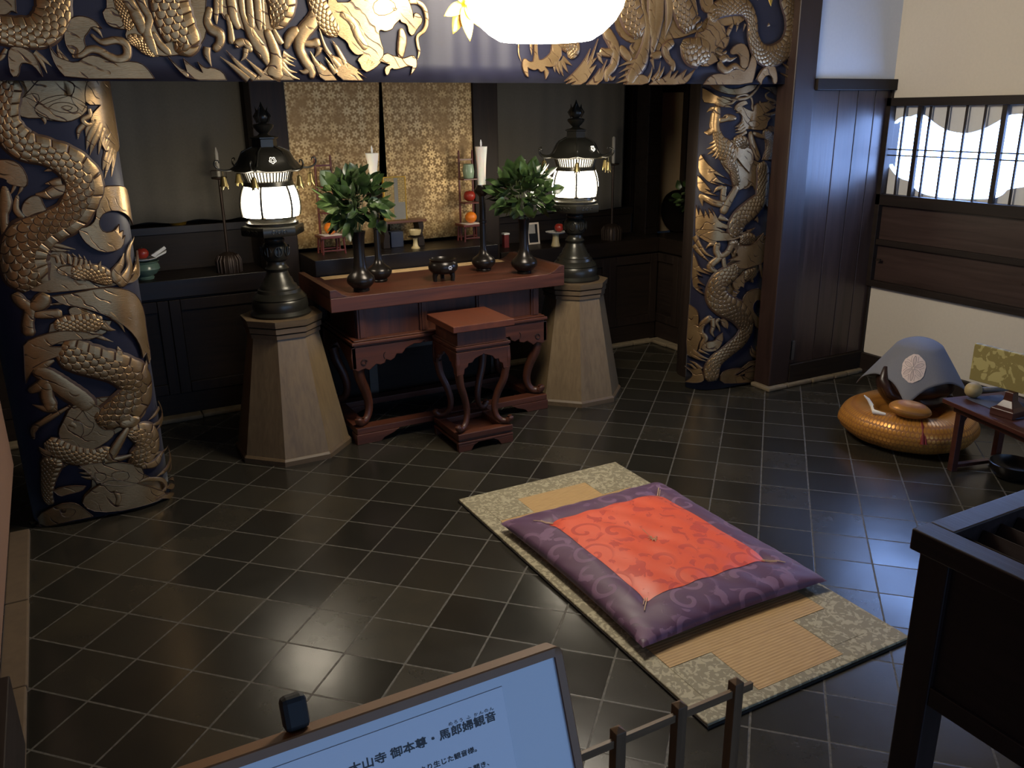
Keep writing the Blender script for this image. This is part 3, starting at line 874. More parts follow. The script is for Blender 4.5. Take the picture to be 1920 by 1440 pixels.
def cloud_window():
    w = boxes('window_1', WDY, None, (3.09, 3.15, -2.35, -0.44, 1.895, 1.95), (3.09, 3.15, -2.35, -0.44, 1.235, 1.31),
              (3.09, 3.15, -0.485, -0.44, 0.655, 1.95), (3.09, 3.15, -2.35, -2.31, 0.655, 1.95), (3.09, 3.15, -2.31, -0.485, 0.655, 0.70), (3.10, 3.15, -2.31, -0.485, 0.955, 0.995))
    struct(w)
    bm = bmesh.new()
    for y, z in ((-0.58, 0), (-0.775, 0), (-0.901, 0), (-1.031, 0), (-1.156, 0), (-1.40, 0), (-1.53, 0), (-1.65, 0), (-1.78, 0), (-1.98, 0), (-2.1, 0), (-2.22, 0)):
        box(bm, 3.112, 3.124, y - 0.006, y + 0.006, 1.31, 1.895)
    for z in (1.573, 1.613):
        box(bm, 3.116, 3.128, -2.31, -0.485, z - 0.004, z + 0.004)
    obj('lattice', bm, WD, w)
    bm = bmesh.new()
    for y in (-0.70, -1.284, -1.88):
        box(bm, 3.105, 3.13, y - 0.016, y + 0.016, 1.31, 1.895)
    obj('mullion', bm, WD, w, bevel=0.002)
    bm = bmesh.new()
    loop = [np.array(p) for p in CL_T + CL_B]
    cl = [tuple(q) for q in crv(loop + [loop[0]], 4)][:-1]
    out = [(-0.44, 1.28), (-0.44, 1.93), (-2.34, 1.93), (-2.34, 1.28)]
    es = []
    for L in (cl, out):
        vs = [bm.verts.new((3.15, y, z)) for y, z in L]
        es += [bm.edges.new((vs[i], vs[(i + 1) % len(vs)])) for i in range(len(vs))]
    bmesh.ops.triangle_fill(bm, use_beauty=True, use_dissolve=False, edges=es)
    r = bmesh.ops.extrude_face_region(bm, geom=bm.faces[:])
    bmesh.ops.translate(bm, vec=(0.05, 0, 0), verts=[e for e in r['geom'] if isinstance(e, bmesh.types.BMVert)])
    obj('cloud_cut_plaster', bm, PLASTERW, w)
    bm = bmesh.new()
    box(bm, 3.13, 3.145, -2.31, -0.485, 0.70, 1.235)
    obj('wainscot_panel', bm, wood('window_panel_wood', '2a1f1a', '41302a', 'y', 0.8, 0.4), w)
    bm = bmesh.new()
    box(bm, 3.085, 3.1, -0.55, -0.515, 0.845, 0.86)
    box(bm, 3.085, 3.1, -1.62, -1.58, 0.845, 0.86)
    obj('window_catch', bm, IRON, w)
    bm = bmesh.new()
    box(bm, 3.235, 3.24, -2.4, -0.40, 1.25, 1.95)
    obj('daylit_paper', bm, emit('daylit_shoji_paper', (0.27, 0.46, 1.0), WINDOW_L), w)
cloud_window()
S('wall_rear', PLASTER, (-2.7, 3.3, -7.6, -7.45, 2.6, 3.2), (-2.7, -2.25, -7.6, -7.45, 0, 2.6), (2.95, 3.3, -7.6, -7.45, 0, 2.6))
bm = bmesh.new()
box(bm, -2.47, -2.36, -3.4, -2.14, 0.16, 0.40)
struct(obj('trim_9', bm, WDY, bevel=0.004))

# ------------------------------------------------------------------ altar wall: posts, cabinets, counters
S('trim_10', WD, (-0.87, -0.65, 1.035, 1.2, 0.0, 3.2), bevel=0.006)
S('trim_11', WD, (0.665, 0.86, 1.035, 1.2, 0.0, 3.2), bevel=0.006)
S('trim_12', LACQ, (2.22, 2.35, 1.06, 1.22, 0.0, 3.2), bevel=0.006)
S('trim_13', LACQ, (2.34, 2.42, 1.45, 1.6, 0.0, 3.2), bevel=0.006)
S('wall_strip', CREAM, (2.42, 2.52, 1.5, 1.6, 0.89, 3.2), bevel=0)
S('wall_alcove', CREAM, (2.50, 2.75, 1.30, 1.36, 0.89, 2.03), bevel=0)
S('trim_14', WD, (2.35, 2.50, 1.27, 1.40, 0.89, 3.2), (2.75, 3.4, 1.24, 1.40, 0.0, 3.2), (2.50, 2.75, 1.26, 1.38, 2.03, 3.2))
S('wall_alcove_side', WD, (3.2, 3.3, -0.40, 1.24, 0, 3.2))

def cabinet(name, label, x0, x1, y0, y1, zt, doors, front='y'):
    """low built-in cabinet: body, worktop with a deep front board, framed doors"""
    r = thing(name, label, 'cabinet', ((x0 + x1) / 2, (y0 + y1) / 2, 0))
    hx, hy = (x1 - x0) / 2, (y1 - y0) / 2
    if front == 'y':
        boxes('body', WDX, r, (-hx, hx, -hy + 0.03, hy, 0.05, zt - 0.1))
        boxes('plinth', WDX, r, (-hx, hx, -hy + 0.012, hy, 0.03, 0.17))
        boxes('worktop', WTOP, r, (-hx, hx, -hy, hy, zt - 0.115, zt), bevel=0.004)
        n = len(doors) - 1
        for a, b in zip(doors, doors[1:]):
            a, b = a - (x0 + x1) / 2, b - (x0 + x1) / 2
            bm = bmesh.new()
            w = 0.07
            for q in ((a, a + w, 0.17, zt - 0.13), (b - w, b, 0.17, zt - 0.13)):
                box(bm, q[0] + 0.002, q[1] - 0.002, -hy + 0.005, -hy + 0.03, q[2], q[3])
            for q in ((0.172, 0.24), (zt - 0.2, zt - 0.13)):
                box(bm, a + w, b - w, -hy + 0.005, -hy + 0.03, q[0], q[1])
            d = obj('door', bm, WD, r, bevel=0.003)
            boxes('panel', WDX, d, (a + w, b - w, -hy + 0.02, -hy + 0.032, 0.24, zt - 0.2))
    else:
        boxes('body', WDY, r, (-hx + 0.03, hx, -hy, hy, 0.05, zt - 0.1))
        boxes('plinth', WDY, r, (-hx + 0.012, hx, -hy, hy, 0.03, 0.17))
        boxes('worktop', WTOP, r, (-hx, hx, -hy, hy, zt - 0.115, zt), bevel=0.004)
        for a, b in zip(doors, doors[1:]):
            a, b = a - (y0 + y1) / 2, b - (y0 + y1) / 2
            bm = bmesh.new()
            w = 0.07
            for q in ((a, a + w, 0.17, zt - 0.13), (b - w, b, 0.17, zt - 0.13)):
                box(bm, -hx + 0.005, -hx + 0.03, q[0] + 0.002, q[1] - 0.002, q[2], q[3])
            for q in ((0.172, 0.24), (zt - 0.2, zt - 0.13)):
                box(bm, -hx + 0.005, -hx + 0.03, a + w, b - w, q[0], q[1])
            d = obj('door', bm, WD, r, bevel=0.003)
            boxes('panel', WDY, d, (-hx + 0.02, -hx + 0.032, a + w, b - w, 0.24, zt - 0.2))
    return r
cabinet('altar_cabinet', 'long dark wooden cabinet with framed doors behind the left lantern', -2.59, -0.875, 1.03, 1.60, 0.915, (-2.59, -2.05, -1.5, -0.875))
cabinet('altar_cabinet', 'long dark wooden cabinet with framed doors behind the right lantern', 0.865, 2.345, 1.03, 1.60, 0.885, (0.865, 1.35, 1.86, 2.345))
cabinet('altar_cabinet', 'dark wooden side cabinet running behind the right dragon pillar', 2.35, 3.19, 0.335, 1.235, 0.885, (0.335, 0.78, 1.235), 'x')
bm = bmesh.new()
for a, b, y, w in ((-2.55, 2.3, 0.99, 0.06),):
    x = a
    while x < b:
        L = random.uniform(0.25, 0.6)
        box(bm, x, min(b, x + L) - 0.004, y - random.uniform(0, 0.03), y + w + 0.03, 0, 0.03)
        x += L
y = -0.30
while y < 1.0:
    L = random.uniform(0.25, 0.5)
    box(bm, 2.30 - random.uniform(0, 0.03), 2.39, y, min(1.04, y + L) - 0.004, 0, 0.03)
    y += L
struct(obj('trim_15', bm, STONE, bevel=0.01))

# upper steps at the back of both counters
for nm, x0, x1, zt, lab in (('step_cabinet', -2.6, -0.875, 1.205, 'dark wooden upper step with a railing board under the left white curtain'),
                            ('step_cabinet', 0.865, 2.335, 1.10, 'dark wooden upper step under the right white curtain')):
    zb = 0.9155 if x0 < 0 else 0.8855
    r = thing(nm, lab, 'cabinet', ((x0 + x1) / 2, 1.48, zb))
    hx = (x1 - x0) / 2
    boxes('body', WDX, r, (-hx, hx, -0.07, 0.12, 0, zt - zb - 0.02))
    boxes('top_rail', WTOP, r, (-hx, hx, -0.09, 0.12, zt - zb - 0.05, zt - zb))

# the central altar cabinet
r = thing('altar_shelf', 'dark lacquered altar shelf behind the red table, below the gold curtain', 'altar shelf', (0, 0.93, 0))
boxes('body', WDX, r, (-0.645, 0.645, -0.25, 0.11, 0.03, 0.985))
boxes('shelf_board', LACQ, r, (-0.65, 0.65, -0.272, 0.12, 0.90, 1.015), bevel=0.004)
GREY = plain('grey_weathered_trim', '55524b', 0.6)
boxes('opening_frame', GREY, r, (-0.34, 0.64, -0.262, -0.25, 0.0, 0.06), (-0.34, 0.64, -0.262, -0.25, 0.36, 0.42), (0.58, 0.64, -0.262, -0.25, 0.06, 0.36), (-0.34, -0.28, -0.262, -0.25, 0.06, 0.36))

# curtains
GOLDC = flower_cloth('gold_flowered_brocade', '99794a', 'd2b47e', 0.098, 9, 0.6, 0.1, 0.45, 0.35)
def sheet(name, mat, x0, x1, z0, z1, y, amp, waves, n=80, seed=0, hem=0.0, thick=0.002, xt=0.0):
    bm = bmesh.new()
    rng = random.Random(seed)
    ph = [rng.uniform(0, 6) for _ in range(4)]
    g = []
    for i in range(n + 1):
        u = i / n
        row = []
        for k in range(13):
            v = k / 12
            x = x0 + (x1 - x0) * u + xt * (1 - v) * u
            dy = amp * (1 - 0.6 * v) * (math.sin(waves * 6.28 * u + ph[0]) + 0.5 * math.sin(waves * 2.3 * 6.28 * u + ph[1]))
            z = z0 + (z1 - z0) * v + (hem * math.sin(waves * 6.28 * u + ph[2]) if k == 0 else 0)
            row.append(bm.verts.new((x, y + dy, z)))
        g.append(row)
    for i in range(n):
        for k in range(12):
            bm.faces.new((g[i][k], g[i + 1][k], g[i + 1][k + 1], g[i][k + 1]))
    o = obj(name, bm, mat, smooth=180)
    sd = o.modifiers.new('cloth', 'SOLIDIFY')
    sd.thickness = thick
    return o
r = thing('gold_curtain', 'gold brocade split curtain with small flowers hanging over the central altar shelf', 'curtain', (0, 0, 0))
for x0, x1, xt, sd, yy in ((-0.648, 0.028, -0.10, 1, 1.066), (0.004, 0.662, 0.0, 2, 1.056)):
    o = sheet('curtain_panel', GOLDC, x0, x1, 1.035, 2.72, yy, 0.003, 2, seed=sd, xt=xt)
    o.parent = r
bm = bmesh.new()
tube(bm, [(-0.65, 1.06, 2.73), (0.665, 1.06, 2.73)], 0.012)
obj('curtain_rod', bm, WDX, r)
def sheer():
    t = NT('sheer_white_curtain')
    n = t.noise(t.scale(t.coord(), (90, 90, 90)), 1, 2)
    t.base(t.mix(n, lin('5f5a50'), lin('6a645a')), 0.9)
    tr = t.n('ShaderNodeBsdfTransparent')
    mx = t.n('ShaderNodeMixShader')
    mx.inputs[0].default_value = 0.82
    t.t.links.new(tr.outputs[0], mx.inputs[1])
    t.t.links.new(t.b.outputs[0], mx.inputs[2])
    t.t.links.new(mx.outputs[0], t.t.nodes['Material Output'].inputs[0])
    return t.m
SHEER = sheer()
tag(sheet('white_curtain', SHEER, -2.45, -0.86, 1.235, 2.75, 1.36, 0.006, 5, seed=3, hem=0.008), 'sheer white curtain with a wavy hem left of the gold curtain', 'curtain', 'sheer white curtains')
tag(sheet('white_curtain', SHEER, 0.87, 2.20, 1.11, 2.75, 1.36, 0.006, 4, seed=4, hem=0.006), 'sheer white curtain right of the gold curtain behind the right lantern', 'curtain', 'sheer white curtains')
bm = bmesh.new()
lathe(bm, [(0.05, 0), (0.06, 0.02), (0.035, 0.05), (0.06, 0.09), (0.075, 0.17), (0.05, 0.22), (0.03, 0.25), (0.038, 0.29), (0.03, 0.33), (0.008, 0.36)], 20)
o = obj('gilt_statue_stand_in', bm, GOLDM, smooth=50)  # plain turned shape added in place of the gilded statue behind the curtain
o.location = (-1.33, 1.47, 1.2055)
tag(o, 'gilded turned stand-in for the statue glinting behind the sheer left curtain', 'ornament')

# ------------------------------------------------------------------ embroidered hangings
def clean(poly):
    """soften only the blunt corners of a closed outline"""
    out = []
    n = len(poly)
    for i in range(n):
        p, q, s = (np.array(poly[(i + k) % n], float) for k in (-1, 0, 1))
        a, b = q - p, s - q
        la, lb = np.linalg.norm(a), np.linalg.norm(b)
        if la < 1e-6 or lb < 1e-6:
            continue
        if a @ b / (la * lb) > -0.1:
            out += [q - a * 0.25, q + b * 0.25]
        else:
            out.append(q)
    return out

def stroke(bm, uvl, pts, surf, off, kind, seg):
    P = crv(pts, seg)
    L = [0.0]
    for a, b in zip(P, P[1:]):
        L.append(L[-1] + float(np.hypot(*(b - a)[:2])))
    tot = max(L[-1], 1e-4)
    wm = sum(float(p[2]) for p in P) / len(P)
    nv = 14 if kind == 'C' else (8 if kind == 'B' else 6)
    cells = max(3, round(wm * 0.72 / 0.036))
    cu = 1.0 / (wm * 0.72 / cells * 0.72)
    pl = 1.0 / max(0.02, wm * 0.36)
    rows = []
    for i, p in enumerate(P):
        t = P[min(i + 1, len(P) - 1)][:2] - P[max(i - 1, 0)][:2]
        t = t / (np.linalg.norm(t) + 1e-9)
        nrm = np.array((-t[1], t[0]))
        w = max(float(p[2]), 0.001) / 2
        e = min(L[i], tot - L[i])
        if kind == 'B':
            w *= 1 - 0.06 * abs(math.sin(L[i] * 95))
        h = {'C': min(0.014, 0.22 * w), 'B': min(0.009, 0.3 * w), 'S': min(0.006, 0.3 * w)}[kind]
        if kind in 'BC':
            k = min(1.0, 0.25 + e / max(0.4 * w, 1e-4))
            h *= k
            w *= 0.6 + 0.4 * min(1.0, e / max(0.6 * w, 1e-4)) if e < 0.6 * w else 1.0
        row = []
        for j in range(nv + 1):
            v = 2 * j / nv - 1
            ww = w
            if kind == 'C' and v > 0.4:
                ww = w * (0.955 + 0.06 * abs(math.sin(PI * L[i] * pl)))
            q = p[:2] + nrm * v * ww
            row.append((bm.verts.new(surf(q[0], q[1], off + h * max(0.0, 1 - v * v) ** 0.55)), L[i], v))
        rows.append(row)
    for A, B in zip(rows, rows[1:]):
        for j in range(nv):
            f = bm.faces.new((A[j][0], B[j][0], B[j + 1][0], A[j + 1][0]))
            vm = (A[j][2] + A[j + 1][2]) / 2
            edge = j in (0, nv - 1) and wm > 0.006
            f.material_index = 1 if edge else (2 if kind == 'C' else 0)
            f.smooth = True
            plate = kind == 'C' and vm > 0.42
            for l, (vv, ll, v) in zip(f.loops, (A[j], B[j], B[j + 1], A[j + 1])):
                l[uvl].uv = (ll * pl, 100 + v) if plate else (ll * cu + 10, (v + 1) / 1.42 * cells)

def patch(bm, uvl, poly, surf, off, cut):
    q = clean(poly)
    area = sum(a[0] * b[1] - b[0] * a[1] for a, b in zip(q, q[1:] + q[:1]))
    if area < 0:
        q.reverse()
    t = bmesh.new()
    vs = [t.verts.new((p[0], p[1], 0)) for p in q]
    es = [t.edges.new((vs[i], vs[(i + 1) % len(vs)])) for i in range(len(vs))]
    bmesh.ops.triangle_fill(t, use_beauty=True, use_dissolve=False, edges=es, normal=(0, 0, 1))
    xs = [p[0] for p in q]
    x = math.floor(min(xs) / cut) * cut + cut
    while x < max(xs):
        bmesh.ops.bisect_plane(t, geom=t.verts[:] + t.edges[:] + t.faces[:], plane_co=(x, 0, 0), plane_no=(1, 0, 0))
        x += cut
    mp = {}
    for v in t.verts:
        mp[v] = bm.verts.new(surf(v.co.x, v.co.y, off + 0.004))
    for f in t.faces:
        g = bm.faces.new([mp[v] for v in f.verts])
        g.material_index = 0
        g.smooth = True
        if f.normal.z < 0:
            g.normal_flip()
        for l in g.loops:
            l[uvl].uv = (0, 0)
    n = len(q)
    wd = 0.0022
    for i in range(n):
        a, b = q[i], q[(i + 1) % n]
        d = b - a
        ln = np.linalg.norm(d)
        if ln < 1e-6:
            continue
        k = max(1, int(ln / cut))
        nr = np.array((d[1], -d[0])) / ln * wd
        for s in range(k):
            p0, p1 = a + d * s / k, a + d * (s + 1) / k
            A = [bm.verts.new(surf(x[0], x[1], off + h)) for x, h in ((p0 + nr, 0.0), (p1 + nr, 0.0), (p1, 0.0062), (p0, 0.0062))]
            B = [bm.verts.new(surf(x[0], x[1], off + h)) for x, h in ((p0 - nr, 0.004), (p1 - nr, 0.004))]
            for vv in ((A[0], A[1], A[2], A[3]), (A[3], A[2], B[1], B[0])):
                f = bm.faces.new(vv)
                f.material_index = 1
    t.free()

def embroider(key, surf, root, seg=7, cut=0.03, d=0.00022):
    A, B = bmesh.new(), bmesh.new()
    ua, ub = A.loops.layers.uv.new('UVMap'), B.loops.layers.uv.new('UVMap')
    for i, (kind, dat) in enumerate(EMB[key]):
        off = 0.0012 + d * i
        if kind == 'P':
            patch(B, ub, [(dat[k] / 1000, dat[k + 1] / 1000) for k in range(0, len(dat), 2)], surf, off, cut)
        else:
            pts = [(dat[k] / 1000, dat[k + 1] / 1000, dat[k + 2] / 1000) for k in range(0, len(dat), 3)]
            stroke(A if kind == 'C' else B, ua if kind == 'C' else ub, pts, surf, off, kind, seg)
    obj('scaled_dragon', A, EMBM, root, fix=False)
    obj('wave_and_claw_embroidery', B, EMBM, root, fix=False)

def wrap_profile(a=0.325, b=0.30, n=3.6, cy=0.02, N=360):
    t = np.linspace(-0.425 * PI, 0.425 * PI, N)
    sx, sy = np.sin(t), -np.cos(t)
    x = np.sign(sx) * np.abs(sx) ** (2 / n) * a
    y = np.sign(sy) * np.abs(sy) ** (2 / n) * b + cy
    s = np.r_[0, np.cumsum(np.hypot(np.diff(x), np.diff(y)))]
    s -= np.interp(0, t, s)
    return x, y, s
PX, PY, PS = wrap_profile()
TX, TY = np.gradient(PX, PS), np.gradient(PY, PS)
def pillar_surf(s, z, h):
    x, y = np.interp(s, PS, PX), np.interp(s, PS, PY)
    tx, ty = np.interp(s, PS, TX), np.interp(s, PS, TY)
    l = math.hypot(tx, ty)
    return Vector((x + ty / l * h, y - tx / l * h, z))

def pillar(cx, key, label):
    bm = bmesh.new()
    lathe(bm, [(0.2, 0.0), (0.2, 3.2)], 32)
    p = obj('pillar', bm, WD, smooth=40)
    p.location = (cx + 0.03, 0.1, 0)
    struct(p)
    p.name = 'trim_16' if cx < 0 else 'trim_17'
    r = thing('pillar_hanging', label, 'pillar hanging', (cx, 0, 0), 0, 'dragon pillar hangings')
    bm = bmesh.new()
    n = 90
    S_ = np.linspace(PS[0], PS[-1], n)
    z0, z1, nz = 0.006, 2.70, 12
    g = [[bm.verts.new(pillar_surf(s, z0 + (z1 - z0) * k / nz, 0)) for k in range(nz + 1)] for s in S_]
    for i in range(n - 1):
        for k in range(nz):
            bm.faces.new((g[i][k], g[i + 1][k], g[i + 1][k + 1], g[i][k + 1]))
    o = obj('navy_cloth', bm, NAVY, r, smooth=180)
    sd = o.modifiers.new('cloth', 'SOLIDIFY')
    sd.thickness = 0.004
    sd.offset = 1 if o.data.polygons[n // 2 * nz].normal.y > 0 else -1
    embroider(key, pillar_surf, r, cut=0.02)
    return r
pillar(-2.055, 'L', 'tall navy cloth with a gold dragon wrapped around the left pillar')
pillar(2.055, 'R', 'tall navy cloth with a gold dragon wrapped around the right pillar')

def beam_surf(x, z, h):
    k = math.exp(-((x + 0.02) / 0.38) ** 4)
    y = -0.385 + k * (0.010 * math.sin(x * 13 + 0.6) + 0.002 * math.sin(x * 55)) * (1.15 - 0.5 * (z - 2.04))
    return Vector((x, y - h, z))
r = thing('beam_hanging', 'wide navy and gold dragon embroidered cloth hanging across the lintel above the altar', 'hanging cloth', (0, 0, 0))
bm = bmesh.new()
n = 260
g = [[bm.verts.new(beam_surf(-2.58 + 4.92 * i / n, 2.038 + 0.72 * k / 8, 0)) for k in range(9)] for i in range(n + 1)]
for i in range(n):
    for k in range(8):
        bm.faces.new((g[i][k], g[i + 1][k], g[i + 1][k + 1], g[i][k + 1]))
o = obj('navy_cloth', bm, NAVY, r, smooth=180)
sd = o.modifiers.new('cloth', 'SOLIDIFY')
sd.thickness = 0.004
sd.offset = 1 if o.data.polygons[0].normal.y > 0 else -1
embroider('N', beam_surf, r, cut=0.06, d=0.00012)
bm = bmesh.new()
tube(bm, [(-2.58, -0.355, 2.752), (2.33, -0.355, 2.752)], 0.014)
obj('hanging_rod', bm, WDX, r)

# ------------------------------------------------------------------ paper lantern and gilt leaves
r = thing('paper_lantern', 'large glowing white paper lantern hanging in front of the dragon cloth', 'lantern', (0.0, -1.1, 2.192))
prof = []
for i in range(25):
    u = i / 24
    z = 0.62 * u
    k = abs(2 * u - 1)
    prof.append((0.36 * (1 - k ** 3.6 * 0.42) + 0.003 * (i % 2), z))
prof = [(0.02, 0.018), (0.14, 0.008)] + prof[0:1] + prof[1:] + [(0.15, 0.625)]
bm = bmesh.new()
lathe(bm, prof, 48)
obj('paper_shade', bm, emit('glowing_lantern_paper', (1.0, 0.90, 0.74), CHOCHIN_L), r, smooth=60)
turned('top_ring', BLACKP, r, [(0.15, 0.625), (0.16, 0.63), (0.16, 0.66), (0.12, 0.665)])
bm = bmesh.new()
tube(bm, [(0, 0, 0.66), (0, 0, 1.02)], 0.006)
obj('hanging_cord', bm, BLACKP, r)

def leaf_verts(bm, base, tip, width, nrm, curl=0.1, n=8, mi=0):
    base, tip, nrm = Vector(base), Vector(tip), Vector(nrm).normalized()
    d = tip - base
    L = d.length
    side = d.normalized().cross(nrm).normalized()
    up = side.cross(d.normalized())
    rows = []
    for i in range(n + 1):
        u = i / n
        w = width * 0.5 * math.sin(PI * min(1, u ** 0.75)) ** 0.9 if 0 < u < 1 else 0.0006
        c = base + d * u + up * (curl * L * (u * u - u))
        rows.append([bm.verts.new(c - side * w + up * w * 0.22), bm.verts.new(c - up * w * 0.10), bm.verts.new(c + side * w + up * w * 0.22)])
    for a, b in zip(rows, rows[1:]):
        for k in (0, 1):
            f = bm.faces.new((a[k], b[k], b[k + 1], a[k + 1]))
            f.smooth = True
            f.material_index = mi

GOLDL = plain('gilt_leaf_metal', 'e0b450', 0.35, 0.35, 0.1, 8)
def gilt_leaves(x, y, z, label):
    r = thing('gilt_leaf_pendant', label, 'ornament', (x, y, z), 0, 'hanging gilt leaf ornaments')
    for a, l, w, tilt in ((-62, 0.125, 0.058, 0.35), (-24, 0.145, 0.066, -0.3), (4, 0.165, 0.07, 0.9), (42, 0.145, 0.06, 0.2), (150, 0.09, 0.05, 0.3), (-150, 0.09, 0.05, 0.3), (95, 0.11, 0.055, 0.5)):
        bm = bmesh.new()
        A = math.radians(a)
        leaf_verts(bm, (0, 0, 0), (l * math.sin(A), -0.03 * tilt, -l * math.cos(A)), w, (0.1 * tilt, -1, 0.2), 0.12)
        o = obj('leaf', bm, GOLDL, r, fix=False)
        sd = o.modifiers.new('sheet', 'SOLIDIFY')
        sd.thickness = 0.0015
    bm = bmesh.new()
    sphere(bm, (0, -0.008, 0.0), 0.014)
    obj('boss', bm, GOLDM, r, smooth=80)
    bm = bmesh.new()
    tube(bm, [(0, 0, 0.0), (0, 0, 3.2 - z)], 0.004)
    obj('hanging_wire', bm, GOLDM, r)
gilt_leaves(-0.215, -0.72, 2.372, 'hanging gilt leaf ornament just left of the big paper lantern')
gilt_leaves(1.66, -0.72, 2.60, 'hanging gilt leaf ornament in front of the right end of the dragon cloth')

# ------------------------------------------------------------------ pedestals and bronze lanterns
def octa(bm, prof):
    c = 1 / math.cos(PI / 8)
    lathe(bm, [(a * c, z) for a, z in prof], 8, rot=PI / 8)
def pedestal(x, label):
    r = thing('lantern_pedestal', label, 'pedestal', (x, 0.2, 0), 0, 'octagonal lantern pedestals')
    bm = bmesh.new(); octa(bm, [(0.316, 0), (0.316, 0.028), (0.306, 0.04)])
    obj('plinth', bm, OLIVED, r)
    bm = bmesh.new(); octa(bm, [(0.302, 0.04), (0.186, 0.705)])
    obj('tapered_shaft', bm, OLIVE, r)
    for z0, z1, a, b in ((0.705, 0.73, 0.196, 0.196), (0.736, 0.765, 0.203, 0.203), (0.772, 0.81, 0.208, 0.214)):
        bm = bmesh.new(); octa(bm, [(a - 0.02, z0), (a, z0 + 0.001), (b, z1 - 0.001), (b - 0.012, z1)])
        obj('moulding', bm, OLIVED, r)
pedestal(-0.99, 'octagonal tapered wooden pedestal under the left bronze lantern')
pedestal(0.99, 'octagonal tapered wooden pedestal under the right bronze lantern')

GLOW = emit('glowing_lantern_pane', (1.0, 0.88, 0.68), LANTERN_L)
GLOWC = emit('light_through_crest', (1.0, 0.9, 0.7), 1.6)
BELL = plain('aged_brass_bell', '75673f', 0.35, 0.7)
def hexring(bm, prof, seg=6, rot=PI / 6 + 0.0, **kw):
    lathe(bm, prof, seg, rot=rot - PI / 2 + PI / 6 - PI / 6, **kw)
def bronze_lantern(x, label):
    z0 = 0.81
    r = thing('bronze_lantern', label, 'lantern', (x, 0.2, z0), 0, 'lit bronze temple lanterns')
    base = [(0.165, 0), (0.170, 0.012), (0.160, 0.022), (0.152, 0.03), (0.156, 0.05), (0.152, 0.085), (0.146, 0.092), (0.150, 0.098), (0.128, 0.125), (0.122, 0.128), (0.116, 0.145), (0.106, 0.15), (0.100, 0.168), (0.088, 0.176), (0.078, 0.205), (0.07, 0.212), (0.058, 0.245), (0.062, 0.252), (0.066, 0.262), (0.058, 0.27), (0.05, 0.285), (0.05, 0.30)]
    turned('base', BRONZE, r, base, 48)
    bm = bmesh.new()
    lathe(bm, [(0.05, 0.30), (0.066, 0.315), (0.074, 0.345), (0.073, 0.375), (0.06, 0.40), (0.05, 0.405), (0.056, 0.415), (0.056, 0.425), (0.05, 0.43), (0.062, 0.445), (0.095, 0.46)], 48)
    for k in range(8):
        A = 2 * PI * k / 8
        ca, sa = math.cos(A), math.sin(A)
        ring = [(0.075 * ca - 0.02 * math.cos(q) * sa, 0.075 * sa + 0.02 * math.cos(q) * ca, 0.36 + 0.026 * math.sin(q)) for q in np.linspace(0, 2 * PI, 13)]
        tube(bm, ring, 0.0035, 6)
        tube(bm, [(0.077 * ca, 0.077 * sa, 0.335), (0.079 * ca, 0.079 * sa, 0.385)], 0.004, 6)
    obj('stem', bm, BRONZE, r, smooth=50)
    H = lambda R: R / math.cos(PI / 6)
    bm = bmesh.new()
    lathe(bm, [(H(0.08), 0.445), (H(0.146), 0.452), (H(0.15), 0.458), (H(0.15), 0.498), (H(0.146), 0.503), (H(0.13), 0.505)], 6, rot=0)
    for k in range(6):
        A = PI / 6 + k * PI / 3
        for q in (-0.03, 0.0, 0.03):
            cx, cy = 0.151 * math.cos(A) - q * math.sin(A), 0.151 * math.sin(A) + q * math.cos(A)
            ring = [(cx - 0.01 * math.cos(w) * math.sin(A), cy + 0.01 * math.cos(w) * math.cos(A), 0.478 + 0.009 * math.sin(w)) for w in np.linspace(0, 2 * PI, 9)]
            tube(bm, ring, 0.002, 5)
    lathe(bm, [(0.14, 0.505), (0.142, 0.52), (0.125, 0.53), (0.122, 0.55)], 40)
    obj('platform', bm, BRONZE, r, smooth=40)
    # fire box: six bulging panes between bronze ribs
    zb, zt = 0.552, 0.715
    def rad(u):
        return 0.118 + 0.022 * math.sin(PI * min(1, 0.25 + 0.75 * u)) ** 0.8
    for k in range(6):
        A = PI / 6 + k * PI / 3
        bm = bmesh.new()
        rows = []
        for i in range(9):
            u = i / 8
            R = rad(u)
            hw = R * math.tan(PI / 6) * (0.9 - 0.12 * abs(2 * u - 1) ** 4)
            rows.append([bm.verts.new(((R + 0.012 * (1 - q * q)) * math.cos(A) - q * hw * math.sin(A), (R + 0.012 * (1 - q * q)) * math.sin(A) + q * hw * math.cos(A), zb + (zt - zb) * u)) for q in (-1, -0.5, 0, 0.5, 1)])
        for a, b in zip(rows, rows[1:]):
            for j in range(4):
                bm.faces.new((a[j], a[j + 1], b[j + 1], b[j]))
        obj('glowing_pane', bm, GLOW, r, smooth=60)
    bm = bmesh.new()
    for k in range(6):
        A = k * PI / 3
        tube(bm, [(H(rad(i / 8)) * math.cos(A), H(rad(i / 8)) * math.sin(A), zb + (zt - zb) * i / 8) for i in range(9)], 0.0065, 8)
    lathe(bm, [(0.128, 0.545), (0.138, 0.55), (0.128, 0.556)], 36)
    lathe(bm, [(0.12, zt - 0.003), (0.136, zt), (0.13, 0.738), (0.118, 0.742)], 36)
    for k in range(48):
        A = 2 * PI * k / 48
        tube(bm, [(0.119 * math.cos(A), 0.119 * math.sin(A), 0.74), (0.135 * math.cos(A), 0.135 * math.sin(A), 0.79)], 0.004, 5)
    obj('firebox_frame', bm, BRONZE, r, smooth=50)
    turned('glowing_grille', emit('light_through_grille', (1.0, 0.85, 0.6), 3.0), r, [(0.112, 0.741), (0.127, 0.79)], 36, cap=False)
    # roof
    bm = bmesh.new()
